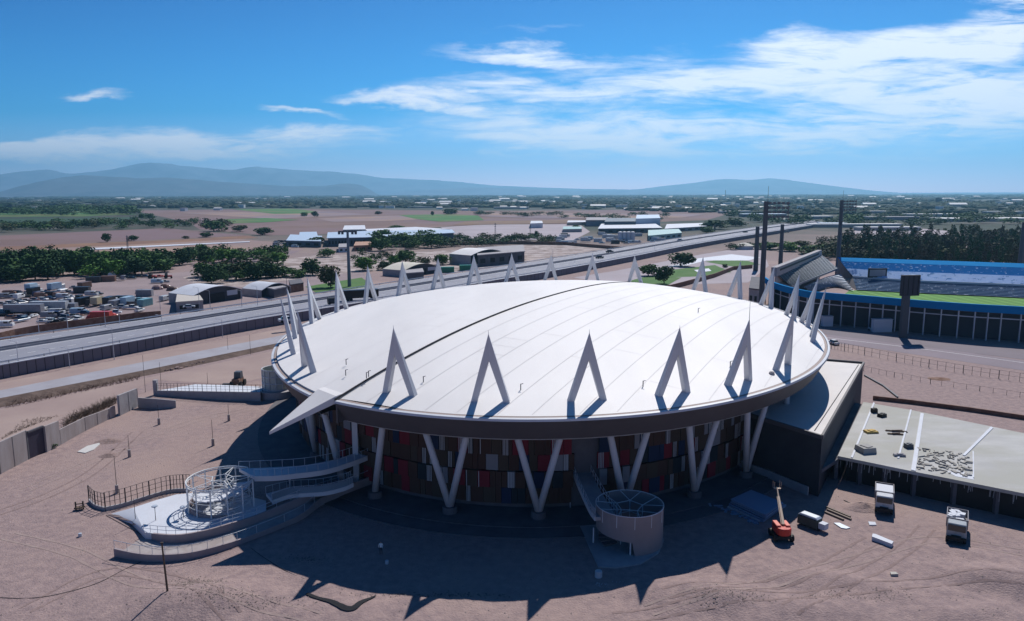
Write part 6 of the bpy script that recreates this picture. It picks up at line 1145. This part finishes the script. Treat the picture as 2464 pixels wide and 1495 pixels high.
hall([(790, 594), (880, 592), (1092, 579), (1085, 570), (880, 574), (792, 578)], 7, 'very long grey warehouse with a pale flat roof, dark wall facing the camera', DK, PB, win=12); hall([(890, 575), (960, 573), (1080, 566), (1000, 560), (880, 566)], 6, 'pale roofed hall behind the very long grey warehouse', DK, M['white_slab']); hall([(690, 594), (772, 596), (775, 582), (700, 578)], 5, 'blue grey shed at the left end of the long warehouse', DK, PB, win=4); hall([(826, 573), (880, 572), (878, 560), (830, 561)], 8, 'taller pale hall behind the left part of the long warehouse', M['concrete'], M['white_slab']); hall([(720, 582), (765, 581), (762, 568), (722, 569)], 4, 'small pale shed further left behind the long warehouse', M['concrete'], PB)
hall([(852, 605), (896, 603), (892, 594), (856, 595)], 4, 'small brick house in front of the long warehouse', BR, mat('tile_roof', (.45, .26, .18)), 'brick_house', 'house', win=3); hall([(815, 608), (840, 607), (838, 598), (816, 599)], 3.6, 'small white house left of the brick house', M['white_slab'], M['concrete'], 'white_house', 'house', win=2)
hall([(1150, 643), (1262, 632), (1258, 614), (1150, 622)], 7, 'grey hall with dark doors behind the back left spikes', M['dark_concrete'], M['concrete'], win=5); vault(1133, 640, 1216, 632, 20, 9.5, 6.5, 'large white arched hall standing before the rocky ground', roofm=M['white_membrane'])
hall([(970, 676), (1020, 672), (1016, 661), (968, 664)], 3.5, 'low grey annex in front of the cream vaulted shed', M['dark_concrete'], M['concrete'], 'shed', 'shed')
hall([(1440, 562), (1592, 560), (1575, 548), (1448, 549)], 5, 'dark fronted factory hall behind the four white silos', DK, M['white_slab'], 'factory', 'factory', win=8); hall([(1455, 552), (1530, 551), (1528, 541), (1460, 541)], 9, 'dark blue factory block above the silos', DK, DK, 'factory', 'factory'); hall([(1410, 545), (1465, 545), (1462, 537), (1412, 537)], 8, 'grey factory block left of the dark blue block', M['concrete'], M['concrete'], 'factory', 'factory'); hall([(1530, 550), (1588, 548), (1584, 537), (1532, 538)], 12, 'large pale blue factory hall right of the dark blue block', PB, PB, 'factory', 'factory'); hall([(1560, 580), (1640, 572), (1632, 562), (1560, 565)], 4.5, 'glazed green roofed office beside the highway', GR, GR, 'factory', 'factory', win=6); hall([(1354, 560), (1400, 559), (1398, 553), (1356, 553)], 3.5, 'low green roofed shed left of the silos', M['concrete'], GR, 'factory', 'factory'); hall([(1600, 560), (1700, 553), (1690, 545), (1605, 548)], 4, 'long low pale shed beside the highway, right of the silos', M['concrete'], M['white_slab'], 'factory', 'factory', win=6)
hall([(1276, 550), (1306, 549), (1304, 543), (1278, 543)], 6, 'small white plant building on the pale lot', M['white_slab'], M['white_slab'], 'plant_building', 'building'); hall([(1365, 543), (1410, 542), (1408, 538), (1367, 538)], 4, 'cream low building at the top of the pale lot', mat('cream_wall', (.55, .47, .36)), M['white_slab'], 'plant_building', 'building')
for i in range(4):
    x = 1492+i*10; p = at(x, 581, 0); h = rise(x, 581, 557); g = empty('silo', p, '%s of the four white silos before the dark factory hall' % ('first from left', 'second from left', 'third from left', 'rightmost')[i], 'silo', 'white silos'); mb = MB(); mb.tube(p, p+Vector((0, 0, h*.93)), 2.1, n=18); mb.build('shell', M['white_slab'], g, smooth=False); mb = MB(); mb.tube(p+Vector((0, 0, h*.93)), p+Vector((0, 0, h)), 2.1, .5, n=18); mb.build('cap', M['white_slab'], g)
fy = []
for i in range(34):
    x = rr.uniform(1342, 1600); y = rr.uniform(568, 590)-(x-1342)*.012; k = rr.choice(('car', 'van', 'boxtruck', 'container')); c = rr.choice(('white', 'pale blue', 'silver', 'dark', 'white')); fy.append((x, y, k, c))
for i, (x, y, k, c) in enumerate(fy): o = put(k, c, x, y, rr.uniform(-20, 20), 'small parked vehicle or container in the factory yard by the highway', .03, 1.3, 'vehicles in the factory yard', False); 
for i in range(30):
    x = rr.uniform(640, 775); y = 592+rr.uniform(-9, 9)-(x-640)*.02; k = rr.choice(('car', 'van', 'car')); c = rr.choice(('white', 'silver', 'dark', 'pale blue', 'grey')); put(k, c, x, y, rr.uniform(-20, 20), 'small parked vehicle in the lot left of the long warehouse', .03, 1.2, 'vehicles in the warehouse lot', False)
for i, (x, y, w_, dp, h, wm_, lb) in enumerate([(2060, 548, 190, 14, 5, 'w', 'long thin white roofed shed beyond the poplar wood'), (2140, 556, 120, 12, 5, 'w', 'white roofed store on the pale lot edge'), (2380, 534, 230, 40, 6, 'w', 'broad white roofed depot at the right edge'), (2170, 531, 170, 24, 7, 'c', 'grey depot behind the white roofed store'), (1965, 528, 90, 20, 6, 'w', 'white shed left of the second tall mast'), (1840, 523, 130, 26, 7, 'b', 'pale blue shed beside the far highway'), (2250, 522, 160, 22, 6, 'w', 'distant white depot below the tower block'), (2420, 515, 120, 20, 6, 'w', 'distant white depot at the far right edge'), (1770, 514, 110, 18, 6, 'w', 'distant white depot left of the thickest mast'), (2100, 514, 140, 18, 6, 'w', 'distant white depot right of the second mast'), (2010, 545, 60, 16, 5, 'b', 'small pale blue shed near the highway end'), (1910, 535, 60, 16, 5, 'w', 'small white shed near the highway end'), (1230, 503, 160, 20, 6, 'w', 'distant white shed above the crop fields'), (1560, 505, 200, 22, 6, 'w', 'distant white shed above the factory'), (1010, 501, 120, 18, 5, 'w', 'distant white shed at the far field edge'), (700, 498, 110, 16, 5, 'w', 'distant white shed on the left of the far plain'), (340, 500, 130, 14, 5, 'w', 'distant white shed at the far left of the plain')]):
    w_ *= .62; h *= .7; p = at(x, y, 0); g = empty('warehouse', p, lb, 'warehouse'); mb = MB(); mb.box(p+Vector((0, dp/2, h/2)), (w_, dp, h), .03*(i % 3)); mb.build('walls', {'w': M['far_wall'], 'c': M['concrete'], 'b': DK}[wm_], g); mb = MB(); mb.box(p+Vector((0, dp/2, h+.6)), (w_*1.01, dp*1.02, 1.1), .03*(i % 3)); mb.build('roof', {'w': M['far_white'], 'c': M['concrete'], 'b': PB}[wm_], g)
p = at(2258, 492, 0); h = rise(2258, 492, 476); g = empty('tower_block', p, 'dark tower block alone on the skyline at the right', 'tower block'); mb = MB(); mb.box(p+Vector((0, 0, h*.45)), (h*.7, h*.5, h*.9)); mb.build('walls', M['dark_concrete'], g); mb = MB(); mb.box(p+Vector((-h*.1, 0, h*.95)), (h*.3, h*.3, h*.12)); mb.tube(p+Vector((h*.2, 0, h*.9)), p+Vector((h*.2, 0, h*1.15)), h*.01, n=4); mb.build('roof_plant', M['dark_metal'], g)
# park walls and buildings between arena and stadium
mb = MB(); mb.wall([at(x, y, 0) for x, y in [(1602, 700), (1640, 690), (1720, 668), (1765, 650), (1810, 646)]], 2.2, .4); tag(mb.build('boundary_wall', M['rust']), 'brown boundary wall curving behind the back right spikes', 'wall')
mb = MB(); mb.wall([at(x, y, 0) for x, y in [(1440, 700), (1620, 712), (1760, 740)]], 2.0, .4); tag(mb.build('boundary_wall', M['dark_concrete']), 'dark wall directly behind the far rim of the arena', 'wall')
mb = MB(); mb.wall([at(x, y, 0) for x, y in [(1090, 591), (1230, 588), (1360, 590), (1520, 604)]], 2.6, .4); tag(mb.build('boundary_wall', M['rust']), 'long brown wall between the hedge belt and the rocky ground', 'wall')
hall([(1800, 745), (1834, 750), (1838, 715), (1806, 712)], 8, 'grey service building wedged between the arena and the end stand', M['concrete'], M['dark_concrete'], 'service_building', 'building', win=3)
p = at(1790, 600, 0); g = empty('pavilion', p, 'round pale pavilion with a domed roof near the park hedge', 'pavilion'); mb = MB(); mb.tube(p, p+Vector((0, 0, 3)), 7, n=20); mb.build('walls', M['white_slab'], g); mb = MB(); mb.tube(p+Vector((0, 0, 3)), p+Vector((0, 0, 5)), 8, 2.5, n=20); mb.build('roof', mat('pav_roof', (.60, .57, .50)), g)
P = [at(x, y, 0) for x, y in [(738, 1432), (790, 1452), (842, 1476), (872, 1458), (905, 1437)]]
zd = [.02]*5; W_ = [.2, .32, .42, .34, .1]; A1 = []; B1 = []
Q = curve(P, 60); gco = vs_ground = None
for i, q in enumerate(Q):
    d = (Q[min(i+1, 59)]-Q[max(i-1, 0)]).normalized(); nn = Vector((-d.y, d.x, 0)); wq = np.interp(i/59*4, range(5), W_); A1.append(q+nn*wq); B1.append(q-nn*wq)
dg = bpy.context.evaluated_depsgraph_get(); dg.update()
def drop(v):
    ok, loc, _, _, _, ob, _ = True, None, None, None, None, None, None
    hit = bpy.data.objects['ground'].ray_cast(Vector((v.x, v.y, 20)), Vector((0, 0, -1))); return Vector((v.x, v.y, (hit[1].z if hit[0] else 0)+.12))
mb = MB(); mb.strip([drop(v) for v in A1], [drop(v) for v in B1]); tag(mb.build('painted_shadow', mat('shadow_paint', (.012, .013, .018), .9)), kind='structure')  # dark V strip stands in for a cast shadow, painted onto the gravel
# tyre tracks and loose stones on the open gravel
M['track'] = mat('track', (.235, .165, .155), .95, (.30, .215, .20), 1.5, 5)
M['track_light'] = mat('track_light', (.37, .28, .255), .95, (.30, .22, .205), .8, 5)
for keys_, m_ in [([(20, 1290), (180, 1330), (330, 1400), (520, 1440), (760, 1492)], 'track_light'), ([(60, 1180), (200, 1120), (340, 1060), (480, 1010), (600, 985)], 'track_light'), ([(-20, 1240), (120, 1190), (230, 1130), (330, 1040)], 'track'), ([(1560, 1470), (1800, 1420), (2050, 1350), (2240, 1300), (2464, 1330)], 'track_light'), ([(1480, 1490), (1760, 1455), (2020, 1430), (2300, 1400), (2480, 1420)], 'track'), ([(1900, 1480), (2050, 1400), (2180, 1320), (2230, 1270)], 'track'), ([(1600, 1440), (1900, 1400), (2100, 1300)], 'track'), ([(60, 1470), (250, 1380), (420, 1400), (560, 1490)], 'track')]:
    Q = curve([at(x, y, 0) for x, y in keys_], 50); mb = MB()
    for o_ in (-.95, .95):
        A1 = []; B1 = []
        for i, q in enumerate(Q): d = (Q[min(i+1, 49)]-Q[max(i-1, 0)]).normalized(); nn = Vector((-d.y, d.x, 0)); wv_ = .16*(1+.3*math.sin(i*1.3)); A1.append(drop(q+nn*(o_+wv_))-Vector((0, 0, .10))); B1.append(drop(q+nn*(o_-wv_))-Vector((0, 0, .10)))
        mb.strip(A1, B1)
    tag(mb.build('tyre_track', M[m_]), kind='structure')
n = 3800; sx_ = []; 
gs = np.random.default_rng(5); px = gs.uniform(-20, 2480, n); py = 960+gs.random(n)**.7*530; V = []; F = []
for i in range(n):
    x, y = px[i], py[i]
    if 660 < x < 1980 and y < 1330: continue
    if y < 1190 and x > 660 or y < 1200-x*.5: continue
    if 200 < x < 660 and 1170 < y < 1360: continue
    p = drop(at(x, y, 0)); s = .05+.16*gs.random()**4; k = len(V)
    for a in range(4): an_ = a*1.571+gs.random(); V.append((p.x+s*math.cos(an_), p.y+s*math.sin(an_)*.8, p.z-.16))
    V.append((p.x+s*.2, p.y, p.z-.12+s*.75)); F += [(k, k+1, k+4), (k+1, k+2, k+4), (k+2, k+3, k+4), (k+3, k, k+4)]
tag(npmesh('loose_stones', np.array(V), np.array(F), [mat('stone', (.36, .29, .27), .9, (.18, .14, .14), 2, 3)]), 'loose stones scattered over the gravel', 'stones', kind='stuff')
V = []; F = []; gs = np.random.default_rng(8)
for (cx, cy, rx, ry, m_) in ((470, 1412, 75, 16, 420), (560, 1455, 170, 22, 500), (2060, 1440, 160, 20, 300), (1760, 1455, 120, 18, 300), (740, 1345, 60, 8, 160), (1040, 1434, 190, 7, 420)):
    for _ in range(m_):
        p = drop(at(cx+gs.normal()*rx*.5, min(cy+gs.normal()*ry*.5, 1495), 0)); s = .05+.13*gs.random()**2; k = len(V)
        for a in range(4): an_ = a*1.571+gs.random(); V.append((p.x+s*math.cos(an_), p.y+s*math.sin(an_)*.8, p.z-.15))
        V.append((p.x+s*.2, p.y, p.z-.12+s*.8)); F += [(k, k+1, k+4), (k+1, k+2, k+4), (k+2, k+3, k+4), (k+3, k, k+4)]
tag(npmesh('coarse_gravel', np.array(V), np.array(F), [mat('stone_dark', (.12, .09, .09), .9, (.30, .24, .22), 1.5, 3)]), 'patches of coarse darker gravel in the foreground', 'gravel', kind='stuff')
# hook-shaped shadow painted over the gravel below the beak shadow
